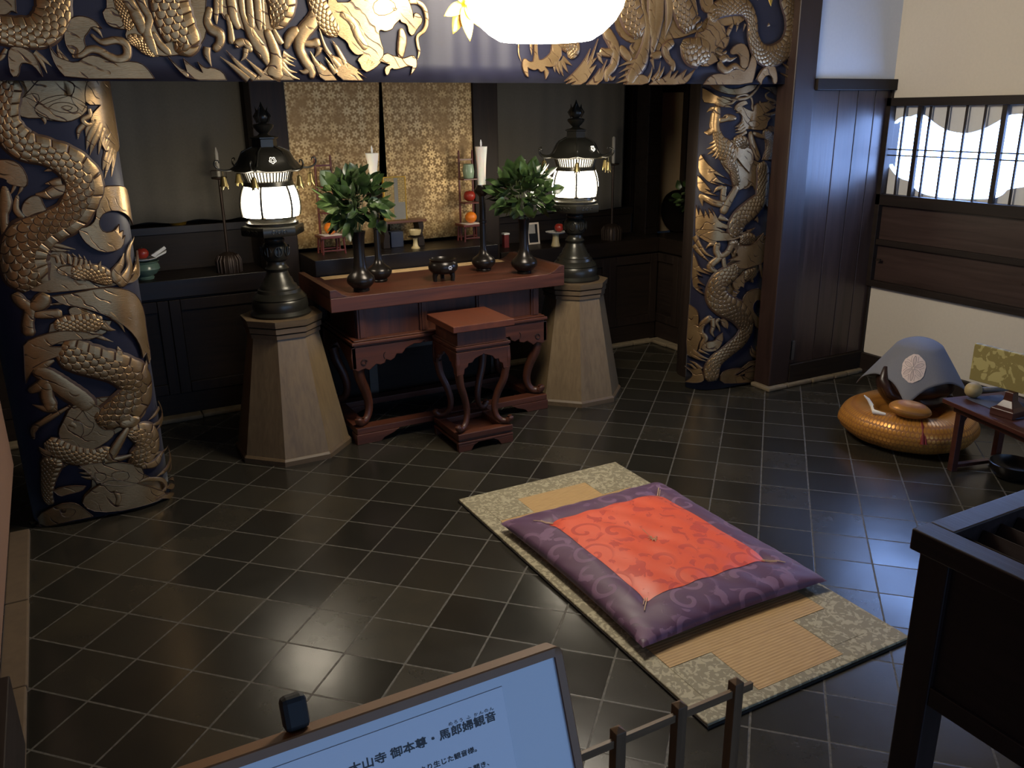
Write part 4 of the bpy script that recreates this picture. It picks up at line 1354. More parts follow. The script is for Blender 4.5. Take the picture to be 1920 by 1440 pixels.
    prof = [(0.13, 0.788), (0.176, 0.79), (0.186, 0.797), (0.176, 0.806), (0.158, 0.822), (0.146, 0.845), (0.136, 0.868), (0.122, 0.89), (0.098, 0.906), (0.07, 0.916), (0.055, 0.92)]
    seg = 48
    rings = []
    for R, z in prof:
        ring = []
        for i in range(seg):
            A = 2 * PI * i / seg
            c = abs(math.cos(3 * A))
            k = (R - 0.055) / 0.13
            ring.append(bm.verts.new((R * (1 + 0.06 * k * (c ** 6)) * math.cos(A), R * (1 + 0.06 * k * (c ** 6)) * math.sin(A), z + 0.012 * k * k * c ** 8)))
        rings.append(ring)
    for a, b in zip(rings, rings[1:]):
        for i in range(seg):
            j = (i + 1) % seg
            bm.faces.new((a[i], a[j], b[j], b[i]))
    bm.faces.new(rings[-1])
    bm.faces.new(list(reversed(rings[0])))
    for k in range(6):
        A = k * PI / 3
        d = Vector((math.cos(A), math.sin(A), 0))
        tube(bm, [d * q + Vector((0, 0, z)) for q, z in ((0.07, 0.92), (0.125, 0.895), (0.148, 0.85), (0.175, 0.815), (0.195, 0.806))], [0.004, 0.005, 0.005, 0.006, 0.005], 8)
        hk = crv([(0.19, 0.804), (0.225, 0.803), (0.255, 0.812), (0.272, 0.832), (0.268, 0.852), (0.252, 0.855), (0.248, 0.842)], 5)
        tube(bm, [d * float(q[0]) + Vector((0, 0, float(q[1]))) for q in hk], [0.006 - 0.003 * i / len(hk) for i in range(len(hk))], 8)
    obj('roof', bm, BRONZE, r, smooth=50)
    bm = bmesh.new()
    lathe(bm, [(H(0.058), 0.918), (H(0.056), 0.958), (H(0.066), 0.962), (H(0.066), 0.968), (H(0.03), 0.978), (H(0.018), 0.99)], 6, rot=0)
    lathe(bm, [(0.018, 0.985), (0.034, 0.998), (0.052, 1.018), (0.056, 1.03), (0.046, 1.036), (0.02, 1.04)], 28)
    lathe(bm, [(0.012, 1.036), (0.032, 1.05), (0.04, 1.068), (0.034, 1.09), (0.018, 1.11), (0.006, 1.135), (0.0015, 1.15)], 24)
    for k in range(4):
        A = k * PI / 2 + PI / 4
        tube(bm, [(0.03 * math.cos(A), 0.03 * math.sin(A), 1.045), (0.046 * math.cos(A), 0.046 * math.sin(A), 1.075), (0.03 * math.cos(A), 0.03 * math.sin(A), 1.1), (0.034 * math.cos(A + .3), 0.034 * math.sin(A + .3), 1.125)], [0.008, 0.01, 0.007, 0.001], 6)
    obj('flame_finial', bm, BRONZE, r, smooth=45)
    for k in range(6):
        A = k * PI / 3
        bm = bmesh.new()
        cx, cy = 0.235 * math.cos(A), 0.235 * math.sin(A)
        tube(bm, [(cx, cy, 0.803), (cx, cy, 0.772)], 0.0018, 5)
        lathe(bm, [(0.004, 0.776), (0.012, 0.770), (0.016, 0.752), (0.019, 0.735), (0.024, 0.722), (0.022, 0.722), (0.012, 0.76)], 16, (cx, cy), cap=False)
        for q in range(3):
            w = 2 * PI * q / 3
            tube(bm, [(cx + 0.014 * math.cos(w), cy + 0.014 * math.sin(w), 0.725), (cx + 0.02 * math.cos(w), cy + 0.02 * math.sin(w), 0.705)], [0.007, 0.002], 6)
        obj('wind_bell', bm, BELL, r, smooth=40)
    # pierced rose crest on the roof
    A0 = -PI / 2 if x < 0 else -PI / 2 + 0.26
    for A in (A0,):
        bm = bmesh.new()
        C0 = Vector((0.146 * math.cos(A), 0.146 * math.sin(A), 0.853))
        U = Vector((-math.sin(A), math.cos(A), 0))
        W = Vector((-0.42 * math.cos(A), -0.42 * math.sin(A), 0.907))
        N = U.cross(W)
        for rr, cnt, wd in ((0.017, 5, 0.0042), (0.0085, 3, 0.003)):
            for q in range(cnt):
                pts = []
                for i in range(7):
                    w = 2 * PI * (q + 0.08 + 0.84 * i / 6) / cnt + 0.3
                    bulge = rr * (0.8 + 0.3 * math.sin(PI * i / 6))
                    pts.append(C0 + U * bulge * math.cos(w) + W * bulge * math.sin(w) + N * (0.003 if N.y < 0 else -0.003))
                tube(bm, pts, wd * 0.36, 6)
        obj('rose_crest', bm, GLOWC, r, smooth=60)
    return r
bronze_lantern(-0.99, 'lit bronze lantern with a hexagonal roof on the left pedestal')
bronze_lantern(0.99, 'lit bronze lantern with a hexagonal roof on the right pedestal')

# ------------------------------------------------------------------ red altar table and stool
def bracket(w, top, bot, n):
    """one curly half of the carved apron, from the outer corner to the middle; x measured inward"""
    return [(0, top), (-0.005, top - 0.06 * n), (0.0, bot + 0.02 * n), (0.03 * n, bot), (0.075 * n, bot + 0.012 * n), (0.10 * n, bot - 0.002), (0.145 * n, bot + 0.03 * n), (0.17 * n, bot + 0.022 * n), (0.20 * n, bot + 0.03 * n), (0.205 * n, bot + 0.05 * n),
            (0.235 * n, bot + 0.038 * n), (0.26 * n, bot + 0.05 * n), (0.275 * n, bot + 0.075 * n), (0.31 * n, bot + 0.07 * n), (0.335 * n, bot + 0.10 * n), (0.39 * n, bot + 0.122 * n), (0.43 * n, bot + 0.118 * n), (w, top - 0.012)]
def s_leg(bm, x, y, sx, sy, zt, k, th=1.0):
    """cabriole leg bowing inward and curling out at the foot"""
    pts = crv([(0.0, zt), (-0.012, zt - 0.08 * k), (-0.045, zt - 0.17 * k), (-0.062, zt - 0.25 * k), (-0.055, zt - 0.31 * k), (-0.03, zt - 0.345 * k), (0.0, zt - 0.35 * k), (0.018, zt - 0.335 * k), (0.016, zt - 0.315 * k)], 5)
    n = len(pts)
    tube(bm, [(x + sx * float(p[0]) * k, y + sy * float(p[0]) * k * 0.6, float(p[1])) for p in pts], [th * k * (0.042 - 0.014 * min(1, i / (n * 0.55)) + (0.006 if i > n * 0.75 else 0) - (0.012 if i > n * 0.92 else 0)) for i in range(n)], 10)

def altar_table():
    r = thing('altar_table', 'long red wooden altar table with carved apron and raised ends between the lanterns', 'table', (0, 0, 0))
    boxes('tabletop', REDW, r, (-0.766, 0.766, -0.034, 0.637, 0.828, 0.911), bevel=0.004)
    for s in (-1, 1):
        bm = bmesh.new()
        prism(bm, [(s * 0.766, 0.911), (s * 0.766, 0.957), (s * 0.728, 0.957), (s * 0.715, 0.945), (s * 0.695, 0.928), (s * 0.665, 0.916), (s * 0.625, 0.911)], -0.034, 0.637, 'xz')
        obj('raised_end', bm, REDY, r, bevel=0.003)
    boxes_each('waist', REDZ, r, (-0.61, 0.61, 0.05, 0.06, 0.64, 0.828), (-0.61, 0.61, 0.54, 0.55, 0.64, 0.828), (-0.61, -0.60, 0.05, 0.55, 0.64, 0.828), (0.60, 0.61, 0.05, 0.55, 0.64, 0.828))
    for x in (-0.60, -0.21, 0.17, 0.56):
        boxes('waist_strut', REDZ, r, (x, x + 0.055, 0.034, 0.05, 0.64, 0.828), (x + 0.012, x + 0.043, 0.027, 0.034, 0.645, 0.825))
    boxes('ledge_moulding', REDW, r, (-0.655, 0.655, -0.012, 0.60, 0.612, 0.632), (-0.64, 0.64, 0.0, 0.59, 0.632, 0.642), (-0.64, 0.64, 0.004, 0.588, 0.598, 0.612), bevel=0.005)
    half = bracket(0.46, 0.60, 0.455, 1.0)
    for s in (-1, 1):
        L = [(s * (-0.655 + a), b) for a, b in half] + [(s * -0.195, 0.60)]
        for y0, y1 in ((0.0, 0.026), (0.566, 0.588)):
            bm = bmesh.new()
            prism(bm, L, y0, y1)
            obj('carved_apron', bm, REDW, r, bevel=0.004)
    boxes('apron_bar', REDW, r, (-0.2, 0.2, 0.004, 0.024, 0.575, 0.60))
    for s in (-1, 1):
        bm = bmesh.new()
        tube(bm, [(s * (-0.585 + 0.022 * math.cos(q) * (1 - q / 14)), -0.001, 0.505 + 0.02 * math.sin(q) * (1 - q / 14)) for q in np.linspace(0.3, 7, 16)], 0.0045, 6)
        tube(bm, [(s * (-0.45 + 0.012 * math.cos(q)), -0.001, 0.53 + 0.02 * math.sin(q)) for q in np.linspace(1.5, 4.2, 8)], 0.003, 6)
        obj('scroll_carving', bm, plain('dark_carved_groove', '2a120a', 0.6), r, smooth=60)
    for s in (-1, 1):
        bm = bmesh.new()
        prism(bm, [(y, z) for y, z in ((0.0, 0.60), (0.0, 0.47), (0.05, 0.46), (0.09, 0.49), (0.15, 0.52), (0.29, 0.58), (0.44, 0.52), (0.5, 0.49), (0.54, 0.46), (0.588, 0.47), (0.588, 0.60))], s * 0.655, s * 0.63, 'yz')
        obj('side_apron', bm, REDY, r, bevel=0.003)
    for sx in (-1, 1):
        for sy in (1, -1):
            bm = bmesh.new()
            s_leg(bm, sx * 0.61, 0.045 if sy > 0 else 0.545, sx, -sy, 0.475, 1.0, 0.82)
            obj('leg', bm, REDZ, r, smooth=60)
    boxes_each('base_rail', REDW, r, (-0.657, 0.657, 0.0, 0.09, 0.062, 0.10), (-0.657, 0.657, 0.50, 0.59, 0.062, 0.10), (-0.657, -0.567, 0.09, 0.50, 0.062, 0.10), (0.567, 0.657, 0.09, 0.50, 0.062, 0.10), bevel=0.004)
    for s in (-1, 1):
        for y0, y1 in ((-0.005, 0.09), (0.50, 0.595)):
            bm = bmesh.new()
            prism(bm, [(s * 0.662, 0.062), (s * 0.662, 0.0), (s * 0.51, 0.0), (s * 0.49, 0.02), (s * 0.43, 0.04), (s * 0.39, 0.062)], y0, y1)
            obj('foot', bm, REDW, r, bevel=0.003)
altar_table()

def stool():
    r = thing('altar_stool', 'small square red wooden stool with carved apron in front of the altar table', 'stool', (-0.004, -0.235, 0))
    boxes('seat', wood('red_stool_endgrain_wood', '3e1d11', '6b3820', 'y', 0.45, 0.45, 0.2, coat=0.06), r, (-0.195, 0.192, -0.195, 0.19, 0.722, 0.76), bevel=0.004)
    boxes('waist', REDZ, r, (-0.155, 0.155, -0.155, 0.155, 0.635, 0.722))
    boxes('ledge_moulding', REDW, r, (-0.175, 0.175, -0.175, 0.175, 0.612, 0.63), (-0.165, 0.165, -0.165, 0.165, 0.63, 0.638), (-0.168, 0.168, -0.168, 0.168, 0.60, 0.612), bevel=0.004)
    prof = [(0, 0.60), (-0.004, 0.53), (0.0, 0.465), (0.02, 0.455), (0.045, 0.47), (0.05, 0.50), (0.07, 0.51), (0.075, 0.53), (0.10, 0.532), (0.115, 0.552), (0.15, 0.565), (0.172, 0.575)]
    whole = [(-0.172 + p, z) for p, z in prof] + [(0.172 - p, z) for p, z in reversed(prof)]
    for pl in ('xz', 'yz'):
        for a in (-1, 1):
            bm = bmesh.new()
            prism(bm, whole, a * 0.172, a * 0.152, pl)
            obj('carved_apron', bm, REDW, r, bevel=0.003)
    for sx in (-1, 1):
        for sy in (-1, 1):
            bm = bmesh.new()
            s_leg(bm, sx * 0.152, sy * 0.152, sx, sy, 0.475, 0.98, 0.62)
            obj('leg', bm, REDZ, r, smooth=60)
    boxes_each('base_rail', REDW, r, (-0.18, 0.18, -0.18, -0.12, 0.075, 0.11), (-0.18, 0.18, 0.12, 0.18, 0.075, 0.11), (-0.18, -0.12, -0.12, 0.12, 0.075, 0.11), (0.12, 0.18, -0.12, 0.12, 0.075, 0.11),
          (-0.182, 0.182, -0.182, 0.182, 0.045, 0.06), bevel=0.004)
    boxes('base_waist', REDZ, r, (-0.172, 0.172, -0.172, 0.172, 0.06, 0.075))
    for s in (-1, 1):
        for a in (-1, 1):
            bm = bmesh.new()
            prism(bm, [(s * 0.18, 0.045), (s * 0.18, 0.0), (s * 0.10, 0.0), (s * 0.08, 0.03), (s * 0.05, 0.045)], a * 0.182, a * 0.15)
            obj('foot', bm, REDW, r, bevel=0.003)
stool()

# ------------------------------------------------------------------ things on the altar table
o = boxes('paper_runner', plain('tan_paper', 'c3a274', 0.8), None, (-0.63, 0.633, 0.535, 0.636, 0.9115, 0.914), bevel=0.0005)
tag(o, 'flat tan strip lying along the back edge of the red altar table', 'runner')

LEAF = NT('glossy_green_leaf')
_n = LEAF.noise(LEAF.coord(), 14, 2)
LEAF.base(LEAF.ramp(_n, [(0.3, '1f2c17'), (0.55, '374b26'), (0.75, '66774b')]), 0.3, 0.0)
LEAF = LEAF.m
STEM = plain('green_stem', '46502a', 0.5)
def bouquet(root, zc, ztop, rx, rz, n, seed, lean=(0, 0), ll=(0.06, 0.1)):
    rng = random.Random(seed)
    bm = bmesh.new()
    for i in range(n):
        a = rng.uniform(0, 2 * PI)
        el = rng.uniform(-0.85, 1.45)
        rr = rng.uniform(0.2, 0.9) ** 0.7
        d = Vector((math.cos(a) * math.cos(el), math.sin(a) * math.cos(el), math.sin(el)))
        c = Vector((lean[0] + d.x * rx * rr, lean[1] + d.y * rx * rr, zc + d.z * rz * rr))
        out = (d + Vector((rng.uniform(-.7, .7), rng.uniform(-.7, .7), rng.uniform(-.5, .6)))).normalized()
        L = rng.uniform(*ll)
        nr = (Vector((rng.uniform(-1, 1), rng.uniform(-1, 1), rng.uniform(0.2, 1.6)))).normalized()
        leaf_verts(bm, c, c + out * L, L * rng.uniform(0.6, 0.8), nr, rng.uniform(0.05, 0.3), 6)
    obj('foliage', bm, LEAF, root, fix=False)
    bm = bmesh.new()
    for i in range(11):
        a = rng.uniform(0, 2 * PI)
        q = rng.uniform(0.2, 0.7)
        tube(bm, [(0.012 * math.cos(a), 0.012 * math.sin(a), ztop - 0.1), (0.02 * math.cos(a), 0.02 * math.sin(a), ztop),
                  (lean[0] + rx * q * 0.6 * math.cos(a), lean[1] + rx * q * 0.6 * math.sin(a), zc), (lean[0] + rx * q * math.cos(a), lean[1] + rx * q * math.sin(a), zc + rz * 0.5)], 0.0025, 6)
    obj('stems', bm, STEM, root, smooth=60)
def vase(x, y, label, neck, h, bulb, seed, rx, rz, n):
    r = thing('flower_vase', label, 'vase', (x, y, 0.911), 0, 'bronze vases with green branches')
    k = bulb
    prof = [(0.045, 0), (0.048, 0.012), (0.044, 0.016), (k * 0.72, 0.03), (k * 0.96, 0.05), (k, 0.066), (k * 0.93, 0.085), (k * 0.7, 0.105), (k * 0.5, 0.125), (neck * 0.95, 0.155), (neck * 0.84, 0.19), (neck * 0.82, h * 0.75), (neck * 0.95, h * 0.92), (neck * 1.12, h), (neck * 0.98, h), (neck * 0.8, h - 0.05)]
    turned('vessel', BRONZEB, r, prof, 40)
    bouquet(r, h + 0.155, h, rx, rz, n, seed)
vase(-0.541, 0.091, 'dark bronze vase of green leaves at the left end of the altar table', 0.040, 0.345, 0.082, 11, 0.19, 0.175, 260)
vase(0.535, 0.078, 'dark bronze vase of green leaves at the right end of the altar table', 0.034, 0.345, 0.084, 12, 0.21, 0.16, 250)

def candlestick(x, y, label, top, cand, low, tip, seed):
    r = thing('candlestick', label, 'candlestick', (x, y, 0.911), 0, 'tall bronze candlesticks')
    prof = [(0.046, 0), (0.05, 0.012), (0.046, 0.018), (0.062, 0.03), (0.076, 0.05), (0.078, 0.066), (0.068, 0.084), (0.045, 0.10), (0.03, 0.115), (0.022, 0.14), (0.02, 0.18), (0.0195, top - 0.24), (0.024, top - 0.235), (0.024, top - 0.222), (0.0195, top - 0.217), (0.021, top - 0.07),
            (0.03, top - 0.06), (0.047, top - 0.045), (0.05, top - 0.03), (0.04, top - 0.018), (0.034, top - 0.012), (0.03, top)]
    turned('stand', BRONZEB, r, prof, 36)
    return r
def candle(x, y, z, label, prof):
    r = thing('candle', label, 'candle', (x, y, z), 0, 'flared white candles')
    turned('wax', CANDLE, r, prof, 28)
    zt = prof[-1][1]
    turned('wick_flame', plain('white_wick_tip', 'e9e6df', 0.5), r, [(0.004, zt - 0.004), (0.007, zt + 0.012), (0.006, zt + 0.026), (0.0015, zt + 0.042)], 12)
candlestick(0.358, 0.303, 'tall bronze candlestick on the right half of the altar table', 0.545, 0, 0, 0, 1)
candle(0.358, 0.303, 1.4565, 'white flared candle on the right tall candlestick, fully visible', [(0.026, 0), (0.027, 0.06), (0.029, 0.12), (0.033, 0.17), (0.038, 0.222), (0.039, 0.232)])
candlestick(-0.349, 0.316, 'tall bronze candlestick behind the left vase of leaves', 0.555, 0, 0, 0, 2)
candle(-0.349, 0.316, 1.4665, 'white flared candle standing out above the left bunch of leaves', [(0.012, 0), (0.016, 0.03), (0.022, 0.08), (0.029, 0.14), (0.037, 0.19), (0.039, 0.205)])

r = thing('incense_burner', 'small black bronze tripod incense burner at the middle of the altar table', 'incense burner', (0.0, 0.138, 0.911))
prof = [(0.03, 0.04), (0.07, 0.048), (0.088, 0.068), (0.092, 0.09), (0.085, 0.112), (0.078, 0.12), (0.083, 0.132), (0.078, 0.134), (0.07, 0.118), (0.03, 0.10)]
turned('bowl', BRONZEB, r, prof, 40)
for k in range(3):
    bm = bmesh.new()
    A = -PI / 2 + 2 * PI * (k + 0.35) / 3
    tube(bm, [(0.055 * math.cos(A), 0.055 * math.sin(A), 0.055), (0.064 * math.cos(A), 0.064 * math.sin(A), 0.03), (0.062 * math.cos(A), 0.062 * math.sin(A), 0.0)], [0.02, 0.014, 0.012], 12)
    obj('leg', bm, BRONZEB, r, smooth=50)
bm = bmesh.new()
for k in range(6):
    A = PI * k / 3
    sphere(bm, (0.008 + 0.009 * math.cos(A), -0.0905, 0.088 + 0.009 * math.sin(A)), 0.0055, 8, 6, (1, 0.3, 1))
obj('flower_crest', bm, plain('silver_crest', 'a7aab0', 0.4, 0.6), r, smooth=60)

# ------------------------------------------------------------------ offerings on the altar shelf
ZS = 1.0152
REDL = plain('dark_red_lacquer', '5a2419', 0.35, 0, 0.15)
def offering_stand(x, y, label):
    r = thing('offering_stand', label, 'offering stand', (x, y, ZS), 0, 'tall red tiered offering stands')
    for sx in (-1, 1):
        bm = bmesh.new()
        tube(bm, [(sx * 0.052, 0.055, 0), (sx * 0.052, 0.055, 0.60), (sx * 0.052, 0.055, 0.625)], [0.008, 0.008, 0.006], 10)
        obj('post', bm, REDL, r, smooth=50)
    boxes('cross_bar', REDL, r, (-0.052, 0.052, 0.05, 0.06, 0.555, 0.567), bevel=0.001)
    boxes('shelf', REDL, r, (-0.088, 0.088, -0.075, 0.075, 0.105, 0.122))
    boxes('shelf', REDL, r, (-0.06, 0.06, -0.045, 0.06, 0.262, 0.272))
    boxes('shelf', REDL, r, (-0.06, 0.06, -0.035, 0.06, 0.425, 0.435))
    for sx in (-1, 1):
        for sy in (-1, 1):
            bm = bmesh.new()
            tube(bm, [(sx * 0.075, sy * 0.06, 0), (sx * 0.068, sy * 0.055, 0.105)], 0.007, 8)
            obj('leg', bm, REDL, r, smooth=50)
    boxes_each('stretcher', REDL, r, (-0.07, 0.07, -0.062, -0.054, 0.02, 0.03), (-0.07, 0.07, 0.054, 0.062, 0.02, 0.03), bevel=0.001)
    return r
ORANGE = plain('orange_peel', 'e07a1c', 0.45, 0, 0.08, 60)
APPLE = plain('red_apple_skin', '9a2f22', 0.35, 0, 0.3, 12)
GLASS = plain('pale_green_jade', '8ea48c', 0.25, 0, 0.1)
def fruit(name, mat, x, y, z, rad, label, cat, grp, dimple):
    r = thing(name, label, cat, (x, y, z), 0, grp)
    bm = bmesh.new()
    prof = []
    for i in range(15):
        t = PI * i / 14
        k = rad * math.sin(t)
        h = rad * (1 - math.cos(t) * 0.94)
        if dimple:
            h -= rad * 0.28 * math.exp(-(k / (rad * 0.3)) ** 2) * (1 if t > PI / 2 else -0.5)
        prof.append((max(k, 0.0012), h))
    lathe(bm, prof, 24)
    obj('body', bm, mat, r, smooth=80)
    bm = bmesh.new()
    top = prof[-1][1]
    tube(bm, [(0, 0, top - 0.003), (0.001, 0, top + (0.014 if dimple else 0.002))], [0.002, 0.0025], 6)
    obj('stem', bm, STEM, r)
def paper(x, y, z, w, label):
    o = boxes('offering_paper', WHITE, None, (-w, w, -w * 0.85, w * 0.85, 0, 0.002), bevel=0)
    o.location = (x, y, z)
    o.rotation_euler = (0, 0, 0.12)
    tag(o, label, 'paper', 'white papers under the offerings')
for x, y, side in ((-0.465, 0.90, 'left'), (0.565, 0.92, 'right')):
    offering_stand(x, y, 'tall dark red tiered offering stand at the %s end of the altar shelf' % side)
    paper(x, y - 0.005, ZS + 0.1222, 0.062, 'white paper under the orange on the %s offering stand' % side)
    fruit('orange', ORANGE, x, y - 0.01, ZS + 0.1244, 0.042, 'orange on the lowest tier of the %s offering stand' % side, 'orange', 'oranges on the offering stands', False)
    fruit('apple', APPLE, x, y + 0.004, ZS + 0.2722, 0.042, 'red apple on the middle tier of the %s offering stand' % side, 'apple', 'apples on the offering stands', True)
    o = turned('jade_cup', GLASS, None, [(0.032, 0), (0.036, 0.004), (0.041, 0.05), (0.035, 0.095), (0.03, 0.099), (0.028, 0.099), (0.032, 0.06), (0.02, 0.012)], 24)
    o.location = (x, y + 0.01, ZS + 0.4352)
    tag(o, 'pale green cup on the top tier of the %s offering stand' % side, 'cup', 'pale green cups')

r = thing('low_offering_table', 'small dark low table on the altar shelf in front of the gold curtain', 'table', (0.04, 0.93, ZS))
boxes('tabletop', wood('brown_small_table_wood', '4a2c1a', '73492b', 'x', 1, 0.35), r, (-0.17, 0.17, -0.06, 0.06, 0.165, 0.182))
for s in (-1, 1):
    bm = bmesh.new()
    prism(bm, [(s * 0.145, 0.165), (s * 0.105, 0.165), (s * 0.115, 0.12), (s * 0.10, 0.08), (s * 0.105, 0.03), (s * 0.10, 0.0), (s * 0.15, 0.0), (s * 0.15, 0.04), (s * 0.138, 0.09), (s * 0.15, 0.13)], -0.05, 0.05)
    obj('carved_leg', bm, WD, r, bevel=0.003)
r = thing('gilt_tablet', 'upright gilt brocade tablet standing on the small low table', 'tablet', (0.005, 0.93, ZS + 0.1822))
boxes('panel', flower_cloth('gilt_tablet_brocade', '8d7443', 'b99a5c', 0.03, 6, 0.45, 0.3, 0.3, 0.6), r, (-0.075, 0.075, -0.012, 0.012, 0.0, 0.285))
boxes('grey_band', plain('grey_silk_band', '77746c', 0.6), r, (-0.012, 0.07, -0.0135, -0.012, 0.005, 0.12), (-0.005, 0.022, -0.0135, -0.012, 0.12, 0.28), bevel=0.0005)
boxes_each('edge_rim', GOLDM, r, (-0.08, -0.075, -0.014, 0.014, 0, 0.29), (0.075, 0.08, -0.014, 0.014, 0, 0.29), (-0.075, 0.075, -0.014, 0.014, 0.285, 0.29), bevel=0.001)
r = thing('offering_cup', 'pale stemmed offering cup in front of the small low table', 'cup', (0.085, 0.79, ZS))
PORC = plain('pale_ivory_porcelain', 'b9a678', 0.3, 0, 0.06)
turned('cup', PORC, r, [(0.012, 0.082), (0.034, 0.092), (0.042, 0.112), (0.043, 0.126), (0.039, 0.126), (0.034, 0.108), (0.01, 0.10)], 28)
turned('saucer', WDX, r, [(0.012, 0.072), (0.048, 0.08), (0.05, 0.084), (0.012, 0.082)], 28)
turned('stem', PORC, r, [(0.03, 0), (0.03, 0.006), (0.018, 0.02), (0.014, 0.05), (0.018, 0.072)], 24)
o = boxes('blue_wrapped_box', plain('dark_blue_wrapping', '22293c', 0.6), None, (-0.045, 0.045, -0.04, 0.04, 0, 0.105))
o.location = (0.0, 0.945, ZS)
tag(o, 'dark blue wrapped box underneath the small low table', 'box')

# things on the side counters
def iron_candle(x, y, z, label, clab, ring):
    r = thing('iron_candle_stand', label, 'candle stand', (x, y, z), 0, 'tall iron candle stands')
    bm = bmesh.new()
    lathe(bm, [(0.075, 0), (0.078, 0.08), (0.065, 0.105), (0.04, 0.122), (0.015, 0.13)], 36)
    for k in range(18):
        A = 2 * PI * k / 18
        tube(bm, [(0.078 * math.cos(A), 0.078 * math.sin(A), 0.0), (0.08 * math.cos(A), 0.08 * math.sin(A), 0.08), (0.062 * math.cos(A), 0.062 * math.sin(A), 0.11)], [0.007, 0.007, 0.004], 6)
    obj('ribbed_base', bm, IRON, r, smooth=50)
    bm = bmesh.new()
    tube(bm, [(0, 0, 0.125), (0, 0, 0.60)], 0.0095, 12)
    obj('pole', bm, IRON, r, smooth=60)
    turned('drip_pan', IRON, r, [(0.01, 0.588), (0.046, 0.595), (0.05, 0.605), (0.046, 0.606), (0.01, 0.601)], 28)
    if ring:
        bm = bmesh.new()
        tube(bm, [(0.046 * math.cos(q), 0.018 * math.sin(q), 0.645) for q in np.linspace(0, 2 * PI, 25)], 0.0028, 6)
        tube(bm, [(-0.046, 0, 0.603), (-0.046, 0, 0.645)], 0.0025, 6)
        tube(bm, [(0.046, 0, 0.603), (0.046, 0, 0.645)], 0.0025, 6)
        obj('guard_loop', bm, IRON, r, smooth=60)
    c = turned('thin_candle', plain('pale_candle_wax', '9d978c', 0.5), None, [(0.011, 0), (0.012, 0.006), (0.0115, 0.15), (0.004, 0.185)] if ring else [(0.013, 0), (0.0135, 0.2), (0.006, 0.21)], 16)
    c.location = (x, y, z + 0.602)
    tag(c, clab, 'candle', 'thin candles on iron stands')
iron_candle(-1.087, 1.15, 0.9152, 'tall iron candle stand with ribbed base on the left counter', 'thin pale candle on the iron stand before the left white curtain', True)
iron_candle(1.95, 1.15, 0.8852, 'tall iron candle stand with ribbed base on the right counter', 'thin pale candle on the iron stand right of the right bronze lantern', False)

CELADON = plain('celadon_glaze', '5f7565', 0.22, 0, 0.1)
r = thing('celadon_bowl', 'green celadon footed bowl on the left counter beside the dragon pillar', 'bowl', (-1.60, 1.165, 0.9152))
turned('bowl', CELADON, r, [(0.05, 0), (0.055, 0.012), (0.045, 0.02), (0.075, 0.035), (0.095, 0.065), (0.09, 0.09), (0.082, 0.1), (0.092, 0.112), (0.088, 0.114), (0.075, 0.1), (0.05, 0.08)], 36)
r = thing('offering_dish', 'small white dish resting on the celadon bowl', 'dish', (-1.60, 1.165, 1.0296))
turned('dish', WHITE, r, [(0.03, 0), (0.08, 0.012), (0.085, 0.018), (0.08, 0.019), (0.03, 0.008)], 32)
fruit('apple', APPLE, -1.60, 1.16, 1.0385, 0.038, 'red apple on the small dish above the celadon bowl', 'apple', None, True)
bm = bmesh.new()
prism(bm, [(0.0, 0.0), (0.085, 0.05), (0.095, 0.035), (0.02, -0.012)], -0.03, 0.0)
prism(bm, [(0.02, -0.012), (0.095, 0.022), (0.09, 0.008), (0.03, -0.018)], -0.03, 0.01)
o = obj('folded_paper', bm, WHITE)
o.location = (-1.555, 1.15, 1.066)
tag(o, 'folded white paper leaning on the dish beside the red apple', 'paper')

bm = bmesh.new()
box(bm, -0.02, 0.02, -0.02, 0.02, 0, 0.10, 0)
box(bm, -0.024, 0.024, -0.024, 0.024, 0.10, 0.112, 1)
o = obj('red_box', bm, [plain('crimson_card', '6b1f1d', 0.6), WHITE], bevel=0.001)
o.location = (1.02, 1.25, 0.8852)
tag(o, 'narrow red box with a white lid on the counter right of the dark post', 'box')
r = thing('photo_frame', 'white framed picture leaning on the counter behind the right vase', 'picture frame', (1.285, 1.27, 0.8852))
bm = bmesh.new()
for b in ((-0.055, -0.041), (0.041, 0.055)):
    box(bm, b[0], b[1], -0.006, 0.006, 0, 0.17)
box(bm, -0.041, 0.041, -0.006, 0.006, 0, 0.014)
box(bm, -0.041, 0.041, -0.006, 0.006, 0.156, 0.17)
f = obj('frame', bm, plain('off_white_frame', 'd8c7b2', 0.5), r, bevel=0.001)
p = boxes('picture', plain('dark_picture', '14110f', 0.4), r, (-0.041, 0.041, -0.002, 0.004, 0.014, 0.156), bevel=0)
q = boxes('mount', plain('grey_mount', '9a948a', 0.6), r, (-0.041, 0.02, -0.003, -0.002, 0.085, 0.156), bevel=0)
for o in (f, p, q):
    o.rotation_euler = (-0.15, 0, 0)
r = thing('footed_dish', 'ivory footed dish holding a red fruit near the right bronze lantern', 'dish', (1.385, 1.10, 0.8852))
turned('stem', PORC, r, [(0.036, 0), (0.036, 0.006), (0.028, 0.03), (0.024, 0.08), (0.028, 0.096)], 28)
turned('plate', WHITE, r, [(0.028, 0.096), (0.07, 0.102), (0.082, 0.112), (0.07, 0.111), (0.03, 0.106)], 32)
fruit('apple', APPLE, 1.41, 1.09, 0.8852 + 0.107, 0.036, 'red fruit lying on the ivory footed dish', 'apple', None, True)

